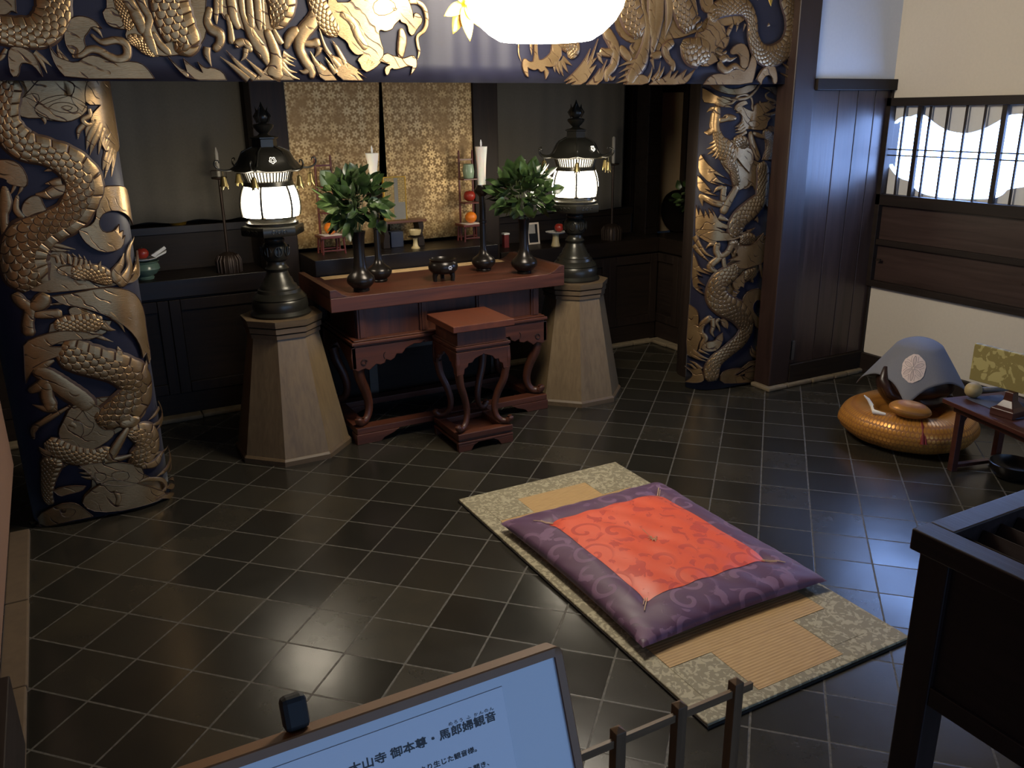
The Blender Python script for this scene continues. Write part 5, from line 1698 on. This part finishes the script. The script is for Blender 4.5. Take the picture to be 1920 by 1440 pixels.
r = thing('round_tray', 'big round black tray leaning in the alcove behind the right dragon pillar', 'tray', (2.66, 1.262, 0.8852))
bm = bmesh.new()
lathe(bm, [(0.12, 0.0), (0.165, 0.004), (0.178, 0.02), (0.176, 0.026), (0.16, 0.012), (0.12, 0.009)], 48)
o = obj('tray', bm, LACQ, r, smooth=40)
o.rotation_euler = (PI / 2 - 0.16, 0, 0)
o.location = (0, -0.045, 0.178)
r = thing('small_vase', 'small bronze vase of dark leaves in front of the round black tray', 'vase', (2.60, 0.98, 0.8852))
turned('vessel', plain('pewter', '6b6864', 0.35, 0.6), r, [(0.03, 0), (0.034, 0.008), (0.018, 0.025), (0.022, 0.07), (0.018, 0.13), (0.03, 0.165), (0.026, 0.165)], 24)
bouquet(r, 0.31, 0.165, 0.13, 0.14, 60, 5, ll=(0.05, 0.09))
o = boxes('dark_box', WDX, None, (-0.07, 0.07, -0.06, 0.06, 0, 0.05))
o.location = (2.85, 0.42, 0.8852)
tag(o, 'low dark box on the side cabinet right of the right pillar', 'box')
r = thing('small_candle_holder', 'small dark candle holder glimpsed right of the right dragon pillar', 'candle holder', (2.85, 0.42, 0.9355))
turned('holder', IRON, r, [(0.05, 0), (0.05, 0.008), (0.02, 0.02), (0.013, 0.06), (0.016, 0.12), (0.035, 0.135), (0.03, 0.14), (0.012, 0.145)], 24)
c = turned('thin_candle', plain('pale_candle_wax', '9d978c', 0.5), None, [(0.014, 0), (0.014, 0.05), (0.005, 0.055)], 16)
c.location = (2.85, 0.42, 0.9355 + 0.1455)
tag(c, 'short pale candle glimpsed right of the right dragon pillar', 'candle')

# ------------------------------------------------------------------ praying mat and cushion
def leaf_brocade(name, ground, motif, sc, ax=(1, 1, 0.02)):
    t = NT(name)
    co = t.coord()
    v = t.scale(co, ax)
    n = t.noise(v, sc, 2, 0.5, 1.2)
    vo = t.n('ShaderNodeTexVoronoi')
    t.put(vo.inputs['Vector'], v)
    vo.inputs['Scale'].default_value = sc * 0.9
    a = t.ma('MAXIMUM', t.step(n, 0.52, 0.56), t.ma('SUBTRACT', 1.0, t.step(vo.outputs['Distance'], 0.2, 0.26)))
    t.base(t.mix(a, lin(ground), lin(motif)), 0.6)
    t.bump(a, 0.25, 0.002)
    return t.m
BROC = leaf_brocade('pale_green_brocade', '857c62', 'aa9f82', 36)
def tatami():
    t = NT('woven_straw_matting')
    co = t.coord()
    s = t.sep(co)
    rib = t.ma('ABSOLUTE', t.ma('SUBTRACT', t.ma('FRACT', t.ma('MULTIPLY', s[1], 70.0)), 0.5))
    n = t.noise(t.scale(co, (15, 220, 1)), 1, 2)
    f = t.ma('ADD', t.ma('MULTIPLY', rib, 0.7), t.ma('MULTIPLY', n, 0.5))
    t.base(t.ramp(f, [(0.2, '9c7a4c'), (0.7, 'c9a66f')]), 0.6)
    t.bump(rib, 0.4, 0.002)
    return t.m
TATAMI = tatami()
r = thing('prayer_mat', 'straw mat with wide pale green brocade borders lying on the tiled floor', 'mat', (0.023, -1.96, 0))
boxes('border_cloth', BROC, r, (-0.483, 0.483, -0.945, 0.952, 0.0005, 0.018), bevel=0.004)
boxes('mat_edge', plain('dark_mat_underside', '1d1914', 0.8), r, (-0.486, 0.486, -0.949, 0.956, 0.0, 0.009), bevel=0)
boxes('straw_field', TATAMI, r, (-0.222, 0.182, -0.90, 0.80, 0.018, 0.0195), (-0.41, 0.352, -0.66, 0.63, 0.018, 0.0202), bevel=0.0005)
boxes_each('inner_border_cloth', BROC, r, (-0.41, -0.224, -0.85, -0.664, 0.0175, 0.0195), (0.184, 0.352, -0.85, -0.664, 0.0175, 0.0195), (-0.41, -0.224, 0.634, 0.80, 0.0175, 0.0195), (0.184, 0.352, 0.634, 0.80, 0.0175, 0.0195), bevel=0.0008)

PURPLE = damask('purple_damask_silk', '573350', '775470', 5.5, 0.5, 0.62)
SCARLET = damask('scarlet_damask_silk', 'e2542a', 'c53d20', 6.0, 0.45, 0.58)
def zabuton():
    r = thing('floor_cushion', 'thick square floor cushion with scarlet centre and purple border on the mat', 'cushion', (0.03, -1.97, 0.0205))
    HX, HY = 0.462, 0.552
    def top(x, y, k=0.0):
        a, b = abs(x), abs(y)
        e = max(0.0, (1 - a ** 5) * (1 - b ** 5)) ** 0.42
        body = 0.036 + 0.056 * e + 0.014 * (1 - a * a) * (1 - b * b)
        pinch = 0.02 * math.exp(-((x * HX) ** 2 + (y * HY) ** 2) / 0.0045)
        cr = 0.012 * math.exp(-((a - 0.665) ** 2 + (b - 0.66) ** 2) / 0.004)
        seam = 0.006 * math.exp(-((max(a, b) - 0.665) / 0.05) ** 2)
        wr = 0.004 * math.sin(19 * x + 4 * y) * math.sin(7 * y + 2 * x) * e + 0.003 * math.sin(31 * (x + y)) * max(0, max(a, b) - 0.6)
        bow = (1 - 0.045 * (1 - y * y) * a ** 3, 1 - 0.04 * (1 - x * x) * b ** 3)
        return (x * HX * bow[0], y * HY * bow[1], body - pinch - cr - seam + wr + k)
    n = 72
    bm = bmesh.new()
    ax = [math.sin(PI / 2 * (2 * i / n - 1)) * 0.5 + (2 * i / n - 1) * 0.5 for i in range(n + 1)]
    g = [[bm.verts.new(top(x, y)) for y in ax] for x in ax]
    lo = [[None] * (n + 1) for _ in range(n + 1)]
    for i in range(n + 1):
        for j in range(n + 1):
            if i in (0, n) or j in (0, n):
                lo[i][j] = g[i][j]
            else:
                p = g[i][j].co
                e = max(0.0, (1 - abs(ax[i]) ** 4) * (1 - abs(ax[j]) ** 4)) ** 0.5
                lo[i][j] = bm.verts.new((p.x, p.y, 0.036 - 0.036 * min(1, e * 1.5)))
    for i in range(n):
        for j in range(n):
            bm.faces.new((g[i][j], g[i + 1][j], g[i + 1][j + 1], g[i][j + 1]))
            bm.faces.new((lo[i][j], lo[i][j + 1], lo[i + 1][j + 1], lo[i + 1][j]))
    obj('purple_cover', bm, PURPLE, r, smooth=70)
    bm = bmesh.new()
    m = 48
    q = [[bm.verts.new(top(0.672 * (2 * i / m - 1) , 0.665 * (2 * j / m - 1), 0.0022)) for j in range(m + 1)] for i in range(m + 1)]
    for i in range(m):
        for j in range(m):
            bm.faces.new((q[i][j], q[i + 1][j], q[i + 1][j + 1], q[i][j + 1]))
    obj('scarlet_panel', bm, SCARLET, r, smooth=70)
    TH = plain('pale_gold_thread', 'c9a983', 0.6)
    bm = bmesh.new()
    c = top(0, 0)
    rng = random.Random(3)
    for k in range(16):
        a = rng.uniform(0, 2 * PI)
        l = rng.uniform(0.012, 0.03)
        tube(bm, [(c[0], c[1], c[2] + 0.003), (c[0] + l * 0.6 * math.cos(a), c[1] + l * 0.6 * math.sin(a), c[2] + 0.012), (c[0] + l * math.cos(a), c[1] + l * math.sin(a), c[2] + 0.008)], 0.0014, 5)
    tube(bm, [(c[0], c[1], c[2] + 0.004), (c[0] - 0.02, c[1] + 0.05, c[2] + 0.035)], 0.0013, 5)
    obj('centre_tuft', bm, TH, r)
    for sx in (-1, 1):
        for sy in (-1, 1):
            bm = bmesh.new()
            pts = [top(sx * (0.665 + d), sy * (0.66 + d * 0.9), 0.005) for d in (-0.02, 0.03, 0.07, 0.12)]
            tube(bm, pts, 0.0022, 6)
            tube(bm, [(p[0] + 0.006 * sy, p[1] - 0.006 * sx, p[2]) for p in pts[:3]], 0.0018, 6)
            obj('corner_stitch', bm, TH, r)
zabuton()

# ------------------------------------------------------------------ wooden fish drum on its cushion
def honey():
    t = NT('ochre_honeycomb_brocade')
    co = t.coord()
    s = t.sep(co)
    th = t.ma('ARCTAN2', s[1], s[0])
    u = t.ma('MULTIPLY', th, 16.0)
    v = t.ma('MULTIPLY', s[2], 36.0)
    row = t.ma('FLOOR', v)
    fu = t.ma('SUBTRACT', t.ma('FRACT', t.ma('ADD', u, t.ma('MULTIPLY', t.ma('MODULO', row, 2.0), 0.5))), 0.5)
    fv = t.ma('SUBTRACT', t.ma('FRACT', v), 0.5)
    d = t.ma('SQRT', t.ma('ADD', t.ma('MULTIPLY', fu, fu), t.ma('MULTIPLY', fv, fv)))
    mk = t.ma('SUBTRACT', 1.0, t.step(d, 0.34, 0.46))
    t.base(t.mix(mk, lin('8f5a22'), lin('c2873c')), t.ma('SUBTRACT', 0.55, t.ma('MULTIPLY', mk, 0.2)), t.ma('MULTIPLY', mk, 0.45))
    t.bump(mk, 0.3, 0.003)
    return t.m
HONEY = honey()
CX, CY = 2.25, -1.54
r = thing('drum_cushion', 'round plump ochre cushion with a honeycomb weave on the floor by the right wall', 'cushion', (CX, CY, 0))
bm = bmesh.new()
prof = [(0.02, 0.004), (0.20, 0.0), (0.29, 0.012), (0.355, 0.05), (0.385, 0.105), (0.375, 0.155), (0.335, 0.195), (0.27, 0.212), (0.20, 0.195), (0.14, 0.155), (0.06, 0.13), (0.01, 0.125)]
prof = [tuple(q) for q in crv(prof, 4)]
lathe(bm, [(max(0.004, a), max(0.0, b)) for a, b in prof], 64)
for v in bm.verts:
    A = math.atan2(v.co.y, v.co.x)
    R = math.hypot(v.co.x, v.co.y)
    k = 1 + 0.02 * math.sin(3 * A + 1) + 0.008 * math.sin(11 * A)
    v.co.x *= k
    v.co.y *= k
    if v.co.z > 0.1:
        v.co.z += 0.012 * math.sin(2 * A + 0.4) * R / 0.35
obj('cover', bm, HONEY, r, smooth=80)
RT = plain('dark_red_tassel', '6e1410', 0.6)
bm = bmesh.new()
A = math.radians(228)
d = Vector((math.cos(A), math.sin(A), 0))
pt = [d * q + Vector((0, 0, z)) for q, z in ((0.30, 0.215), (0.345, 0.195), (0.382, 0.15), (0.392, 0.11))]
tube(bm, pt, [0.006, 0.009, 0.009, 0.012], 8)
tube(bm, [p + Vector((-d.y, d.x, 0)) * 0.018 * (i / 3) for i, p in enumerate(pt)], [0.004, 0.006, 0.006, 0.008], 8)
obj('tassel', bm, RT, r, smooth=60)
bm = bmesh.new()
A = math.radians(172)
d = Vector((math.cos(A), math.sin(A), 0))
tube(bm, [d * 0.29 + Vector((0, 0, 0.24)), d * 0.31 + Vector((0.01, 0.02, 0.275)), d * 0.325 + Vector((0.0, 0.03, 0.30))], [0.012, 0.009, 0.003], 8)
tube(bm, [d * 0.29 + Vector((0, 0, 0.235)), d * 0.33 + Vector((0, -0.05, 0.225)), d * 0.33 + Vector((0.03, -0.11, 0.222))], [0.014, 0.016, 0.008], 8, flat=0.5)
o = obj('white_paper_twist', bm, WHITE, smooth=60)
o.location = (CX, CY, 0.0)
tag(o, 'twisted white paper lying on the left edge of the ochre cushion', 'paper')

MX, MY, MZ = 2.36, -1.47, 0.355
r = thing('wooden_fish_drum', 'dark wooden fish drum on the ochre cushion under a grey cloth', 'drum', (MX, MY, 0.15))
bm = bmesh.new()
sphere(bm, (0, 0, 0.18), 0.215, 36, 24, (1.05, 1.0, 0.92))
for v in bm.verts:
    if v.co.z < 0.19 and v.co.y < 0:
        sl = math.exp(-((v.co.z - 0.10) / 0.016) ** 2) * max(0, -v.co.y) * 1.2
        v.co.y *= 1 - min(0.25, sl)
    if v.co.z < 0.02:
        v.co.z = 0.02 + (v.co.z - 0.02) * 0.3
obj('body', bm, wood('drum_wood', '1c100b', '37211a', 'x', 1, 0.35), r, smooth=60)
for pts, rr in (([(-0.16, -0.08, 0.08), (-0.235, -0.02, 0.13), (-0.25, 0.03, 0.21), (-0.2, 0.06, 0.27)], [0.025, 0.03, 0.03, 0.015]), ([(0.17, -0.12, 0.06), (0.23, -0.03, 0.10), (0.23, 0.03, 0.17)], [0.03, 0.035, 0.03])):
    bm = bmesh.new()
    tube(bm, pts, rr, 10)
    obj('carved_handle', bm, wood('drum_wood', '1c100b', '37211a', 'x', 1, 0.35), r, smooth=60)

def cloth_over_drum():
    t = NT('grey_blue_cotton')
    n = t.noise(t.coord(), 240, 2)
    b = t.noise(t.coord(), 5, 3)
    t.base(t.mix(t.ma('ADD', t.ma('MULTIPLY', n, 0.5), t.ma('MULTIPLY', b, 0.5)), lin('5c5f69'), lin('7b7a80')), 0.8)
    r = thing('cover_cloth', 'grey blue cloth with a white flower crest draped over the wooden fish drum', 'cloth', (MX, MY, 0))
    R, ztop, half, lim = 0.2, 0.59, 0.335, 0.14
    th = math.radians(-150)      # where the hanging front corner points
    ca, sa = math.cos(th - PI / 4), math.sin(th - PI / 4)
    f0 = lim / R
    def pos(p, q, k=0.0):
        a, b = p * ca - q * sa, p * sa + q * ca
        d = math.hypot(a, b)
        A = math.atan2(b, a)
        if d < lim:
            f = d / R
            x, z = (R + k) * math.sin(f), ztop - R + (R + k) * math.cos(f)
        else:
            e = d - lim
            sl = math.radians(56)
            x = (R + k) * math.sin(f0) + e * math.cos(sl) + 0.05 * e * e
            z = ztop - R + (R + k) * math.cos(f0) - e * math.sin(sl) - 0.10 * e * e
        ripple = 0.012 * math.sin(3 * A + 0.7) + 0.006 * math.sin(9 * A)
        x += ripple * min(1, d / 0.4) ** 2
        return (x * math.cos(A), x * math.sin(A), z)
    n = 48
    bm = bmesh.new()
    g = [[bm.verts.new(pos(half * (2 * i / n - 1), half * (2 * j / n - 1))) for j in range(n + 1)] for i in range(n + 1)]
    for i in range(n):
        for j in range(n):
            bm.faces.new((g[i][j], g[i + 1][j], g[i + 1][j + 1], g[i][j + 1]))
    o = obj('cloth', bm, t.m, r, smooth=180)
    s = o.modifiers.new('cloth', 'SOLIDIFY')
    s.thickness = 0.003
    # crest: six-petalled flower inside a scalloped round
    CW, CG = plain('crest_white', 'cbb9b2', 0.8), plain('crest_grey_lines', '6f6a70', 0.8)
    bm = bmesh.new()
    cx = cy = 0.18
    ax = PI / 4
    def P2(rr, an, k):
        return pos(cx + rr * math.cos(an + ax), cy + rr * math.sin(an + ax), k)
    nn = 72
    def rim(an):
        return 0.08 * (1 + 0.07 * abs(math.sin(3 * an + PI / 2)) + 0.03 * abs(math.sin(9 * an)))
    c0 = bm.verts.new(P2(0, 0, 0.0045))
    prev = None
    rings = []
    for f in (0.25, 0.5, 0.75, 1.0):
        rings.append([bm.verts.new(P2(rim(2 * PI * i / nn) * f, 2 * PI * i / nn, 0.0045)) for i in range(nn)])
    for i in range(nn):
        bm.faces.new((c0, rings[0][i], rings[0][(i + 1) % nn]))
        for a, b in zip(rings, rings[1:]):
            bm.faces.new((a[i], b[i], b[(i + 1) % nn], a[(i + 1) % nn]))
    obj('crest', bm, CW, r, smooth=180)
    bm = bmesh.new()
    for k in range(6):
        an = PI * k / 3
        for s in (-1, 1):
            tube(bm, [P2(0.077 * u, an + s * 0.30 * math.sin(PI * min(1, u * 1.02)) ** 0.8 * (1.1 - 0.5 * u), 0.0055) for u in np.linspace(0.15, 0.98, 9)], 0.0011, 4)
        tube(bm, [P2(0.07 * u, an, 0.0055) for u in (0.3, 0.6, 0.9)], 0.0007, 4)
        for s in (-0.25, 0.25):
            tube(bm, [P2(0.042 + 0.033 * u, an + PI / 6 + s * u, 0.0055) for u in (0, 0.5, 1)], 0.0008, 4)
    tube(bm, [P2(0.009, q, 0.0055) for q in np.linspace(0, 2 * PI, 13)], 0.001, 4)
    obj('crest_lines', bm, CG, r)
    bm = bmesh.new()
    p = Vector(pos(half, half, 0.0))
    tube(bm, [p, p + Vector((0, 0, -0.02))], 0.002, 6)
    tube(bm, [p + Vector((0, 0, -0.018)), p + Vector((0.004, 0, -0.04))], [0.004, 0.007], 6)
    obj('corner_tassel', bm, WHITE, r)
cloth_over_drum()

bm = bmesh.new()
sphere(bm, (0, 0, 0.046), 1.0, 28, 16, (0.115, 0.07, 0.046))
for v in bm.verts:
    k = 1 + 0.18 * abs(v.co.x / 0.115) ** 2
    v.co.y *= k
    v.co.z = 0.046 + (v.co.z - 0.046) * (1 - 0.25 * abs(v.co.x / 0.115) ** 4)
o = obj('small_pillow', bm, HONEY, smooth=80)
o.location = (2.03, -1.69, 0.222)
o.rotation_euler = (0.15, 0.12, math.radians(-42))
tag(o, 'small gold pillow wedged between the wooden fish drum and the ochre cushion', 'pillow')

# ------------------------------------------------------------------ low reading desk
DESKW = wood('dark_red_desk_wood', '2c1511', '4a261e', 'y', 1, 0.32, 0.08)
r = thing('low_desk', 'low dark red wooden desk standing right of the ochre cushion', 'desk', (2.0, -1.90, 0), math.radians(-14))
boxes('desktop', DESKW, r, (0.0, 0.40, -0.80, 0.0, 0.375, 0.40), bevel=0.004)
boxes('edge_rail', DESKW, r, (0.04, 0.36, -0.76, -0.045, 0.335, 0.375))
for x in (0.05, 0.325):
    for y in (-0.09, -0.75):
        boxes('leg', DESKW, r, (x, x + 0.035, y, y + 0.035, 0.0, 0.34), bevel=0.002)
boxes_each('foot_bar', DESKW, r, (0.05, 0.36, -0.088, -0.057, 0.02, 0.04), (0.05, 0.36, -0.748, -0.717, 0.02, 0.04))
bm = bmesh.new()
for s in (0.085, 0.325):
    prism(bm, [(s, 0.335), (s + (0.05 if s < 0.2 else -0.05), 0.335), (s + (0.02 if s < 0.2 else -0.02), 0.315), (s, 0.28)], -0.085, -0.06)
obj('corner_bracket', bm, DESKW, r)
o = boxes('desk_cloth', plain('slate_blue_cloth', '454a5c', 0.8), None, (-0.11, 0.11, -0.30, 0.03, 0, 0.006))
o.location = (2.19, -2.03, 0.4002)
o.rotation_euler = (0, 0, math.radians(-14))
tag(o, 'slate blue cloth laid on the low desk under the mallet', 'cloth')
r = thing('drum_mallet', 'round headed drum mallet lying on the low desk', 'mallet', (2.125, -1.985, 0.4065))
bm = bmesh.new()
sphere(bm, (0, 0, 0.042), 0.042, 24, 16, (1.1, 1, 1))
obj('padded_head', bm, plain('pale_leather', 'a08d62', 0.55, 0, 0.2, 18), r, smooth=80)
bm = bmesh.new()
tube(bm, [(0.03, -0.02, 0.045), (0.12, -0.12, 0.062), (0.30, -0.32, 0.075)], [0.013, 0.012, 0.011], 10)
obj('handle', bm, plain('grey_handle_wood', '6f6a64', 0.5), r, smooth=60)
r = thing('sutra_rest', 'stepped dark red pedestal block on the low desk carrying a brocade board', 'stand', (2.045, -2.235, 0.4002))
bm = bmesh.new()
lathe(bm, [(0.085, 0), (0.085, 0.035), (0.06, 0.05), (0.035, 0.08), (0.03, 0.125)], 4, rot=PI / 4)
obj('pedestal', bm, DESKW, r, bevel=0.003)
bm = bmesh.new()
box(bm, -0.014, 0.014, -0.235, 0.235, 0, 0.195)
o = obj('brocade_board', bm, leaf_brocade('olive_gold_brocade', '7d703f', 'a39760', 16, (0.02, 1, 1)), bevel=0.004)
o.location = (2.06, -2.235, 0.5254)
tag(o, 'long olive gold brocade covered board standing on the stand on the low desk', 'board')
bm = bmesh.new()
lathe(bm, [(0.06, 0.0), (0.085, 0.012), (0.11, 0.05), (0.118, 0.085), (0.112, 0.087), (0.10, 0.05), (0.05, 0.02)], 36)
o = obj('floor_bell_bowl', bm, BRONZEB, smooth=50)
o.location = (2.235, -2.20, 0)
tag(o, 'dark round bowl on the floor at the right edge beneath the low desk', 'bowl')

# ------------------------------------------------------------------ offertory box
OFFW = wood('offertory_box_wood', '170f0e', '2a1c1a', 'y', 1, 0.42)
OFFZ = wood('offertory_box_wood_upright', '170f0e', '2a1c1a', 'z', 1, 0.42)
r = thing('offertory_box', 'dark wooden offertory box on legs with a slatted top, close in front on the right', 'offertory box', (-0.304, -3.399, 0))
W, D = 0.80, 1.0
boxes('top_frame', OFFW, r, (0, 0.068, -D, 0, 0.843, 0.90), (W - 0.068, W, -D, 0, 0.843, 0.90), (0.068, W - 0.068, -0.066, 0, 0.843, 0.90), (0.068, W - 0.068, -D, -D + 0.066, 0.843, 0.90), bevel=0.004)
for k in range(9):
    bm = bmesh.new()
    x = 0.115 + k * 0.0715
    prism(bm, [(x - 0.018, 0.845), (x + 0.018, 0.845), (x, 0.878)], -D + 0.067, -0.067)
    obj('slat', bm, OFFW, r, bevel=0.002)
for x in (0.03, W - 0.11):
    for y in (-0.09, -D + 0.01):
        boxes('leg', OFFZ, r, (x, x + 0.08, y, y + 0.08, 0, 0.843), bevel=0.004)
bm = bmesh.new()
box(bm, 0.045, 0.06, -D + 0.09, -0.09, 0.47, 0.843)
box(bm, W - 0.06, W - 0.045, -D + 0.09, -0.09, 0.47, 0.843)
box(bm, 0.11, W - 0.11, -0.035, -0.02, 0.47, 0.843)
box(bm, 0.11, W - 0.11, -D + 0.02, -D + 0.035, 0.47, 0.843)
obj('side_panel', bm, OFFW, r)
boxes('bottom_rail', OFFW, r, (0.034, 0.075, -D + 0.09, -0.09, 0.425, 0.48), (W - 0.075, W - 0.034, -D + 0.09, -0.09, 0.425, 0.48), (0.11, W - 0.11, -0.05, -0.012, 0.425, 0.48), (0.06, W - 0.06, -D + 0.03, -0.03, 0.43, 0.44))

# ------------------------------------------------------------------ low railing
RAILW = wood('railing_wood', '4d3a28', '6d5338', 'z', 1.5, 0.5)
r = thing('low_railing', 'low wooden railing of square pointed posts joined by one rail, in front of the mat', 'railing', (-0.787, -3.14, 0))
for k in range(-4, 2):
    bm = bmesh.new()
    x = k * 0.198
    v = box(bm, x - 0.0155, x + 0.0155, -0.0155, 0.0155, 0, 0.385)
    t = bm.verts.new((x, 0, 0.397))
    bm.faces.ensure_lookup_table()
    bm.faces.remove(bm.faces[1])
    for a, b in ((4, 5), (5, 7), (7, 6), (6, 4)):
        bm.faces.new((v[a], v[b], t))
    obj('post', bm, RAILW, r, bevel=0.0015)
boxes('rail', wood('railing_wood_lengthwise', '4d3a28', '7d6142', 'x', 1.5, 0.5), r, (-0.86, 0.258, -0.006, 0.006, 0.338, 0.362), bevel=0.001)
boxes('sill', RAILW, r, (-0.86, 0.258, -0.05, 0.05, 0.0, 0.03))

# ------------------------------------------------------------------ notice board
def sign():
    SX, SY, SZ = -1.457, -3.627, 1.1
    r = thing('notice_board', 'framed notice with Japanese lettering on a leaning stand, closest to the viewer', 'notice board', (SX, SY, SZ))
    tilt = math.atan2(0.387, 1.0)
    def put(o):
        o.rotation_euler = (-tilt, 0, 0)
        return o
    W, H = 0.80, 0.56
    FR = plain('brown_wood_frame', '7d5836', 0.55, 0, 0.1)
    # local board plane: x right, z up along the board, y away from the viewer
    bm = bmesh.new()
    def rr(x0, x1, z0, z1, rad, n=6):
        out = []
        for cx, cz, a0 in ((x1 - rad, z1 - rad, 0), (x0 + rad, z1 - rad, PI / 2), (x0 + rad, z0 + rad, PI), (x1 - rad, z0 + rad, 1.5 * PI)):
            for i in range(n + 1):
                a = a0 + PI / 2 * i / n
                out.append((cx + rad * math.cos(a), cz + rad * math.sin(a)))
        return out
    o_, i_ = rr(-W, 0.0, -H, -0.0, 0.012), rr(-W + 0.0145, -0.0145, -H + 0.0145, -0.0145, 0.002)
    rings = [[bm.verts.new((p[0], y, p[1])) for p in L] for L, y in ((o_, 0.036), (o_, 0.002), ([(a + (0.002 if a < -W / 2 else -0.002), b + (0.002 if b < -H / 2 else -0.002)) for a, b in o_], 0.0), (i_, 0.0), (i_, 0.006))]
    n = len(o_)
    for a, b in zip(rings, rings[1:]):
        for k in range(n):
            bm.faces.new((a[k], a[(k + 1) % n], b[(k + 1) % n], b[k]))
    put(obj('frame', bm, FR, r, smooth=40))
    GL = plain('glossy_white_sheet', 'b9c0c8', 0.12, 0, 0.01, 20)
    put(boxes('backing_sheet', GL, r, (-W + 0.014, -0.014, 0.005, 0.012, -H + 0.014, -0.014), bevel=0))
    put(boxes('laminated_notice', plain('laminated_paper', 'c3c9d2', 0.10, 0, 0.01, 20), r, (-0.50, -0.109, 0.0035, 0.005, -0.50, -0.031), bevel=0.0006))
    INK = plain('black_ink', '0c0e14', 0.5)
    def text(body, x, z, size, sy, nm, right=True, sp=1.0, bold=0.0):
        cu = bpy.data.curves.new('lettering', 'FONT')
        cu.body = body
        cu.size = size
        cu.space_character = sp
        cu.align_x = 'RIGHT' if right else 'LEFT'
        tmp = bpy.data.objects.new('lettering', cu)
        C.objects.link(tmp)
        bpy.context.view_layer.update()
        me = bpy.data.meshes.new_from_object(tmp.evaluated_get(bpy.context.evaluated_depsgraph_get()))
        bpy.data.objects.remove(tmp)
        bpy.data.curves.remove(cu)
        for v in me.vertices:
            v.co = Vector((x + v.co.x, 0.0029, z + v.co.y * sy))
        if bold:
            b = bmesh.new()
            for dx, dz in ((0, 0), (bold, 0), (0, bold), (bold, bold)):
                k = len(b.verts)
                b.from_mesh(me)
                b.verts.ensure_lookup_table()
                for vv in b.verts[k:]:
                    vv.co += Vector((dx, -0.00002 * (dx + dz) / bold, dz))
            b.to_mesh(me)
            b.free()
        me.materials.clear()
        me.materials.append(INK)
        o = bpy.data.objects.new(nm, me)
        C.objects.link(o)
        o.parent = r
        put(o)
    text('大山寺 御本尊・馬郎婦観音', -0.1275, -0.0745, 0.0185, 0.82, 'title_lettering', bold=0.0006)
    text('めろう ふ かんのん', -0.129, -0.0595, 0.0072, 0.82, 'reading_lettering', sp=1.38)
    text('の)より生じた観音様。', -0.160, -0.1085, 0.0108, 0.85, 'text_lettering', bold=0.00025)
    text('を開き、', -0.145, -0.1345, 0.0108, 0.85, 'text_lettering', bold=0.00025)
    bm = bmesh.new()
    box(bm, -0.425, -0.39, 0.012, 0.04, 0.0005, 0.048)
    put(obj('black_clip', bm, BLACKP, r, bevel=0.008))
    up = Vector((0, math.sin(tilt), math.cos(tilt)))
    for x in (-W + 0.08, -0.08):
        bm = bmesh.new()
        p = up * -H
        tube(bm, [(x, p.y + 0.03, p.z + 0.2), (x, p.y + 0.02, -SZ)], 0.012, 10)
        obj('stand_leg', bm, BLACKP, r, smooth=60)
    bm = bmesh.new()
    tube(bm, [(-0.4, -0.1, -0.32), (-0.4, 0.24, -SZ)], 0.012, 10)
    obj('rear_leg', bm, BLACKP, r, smooth=60)
sign()
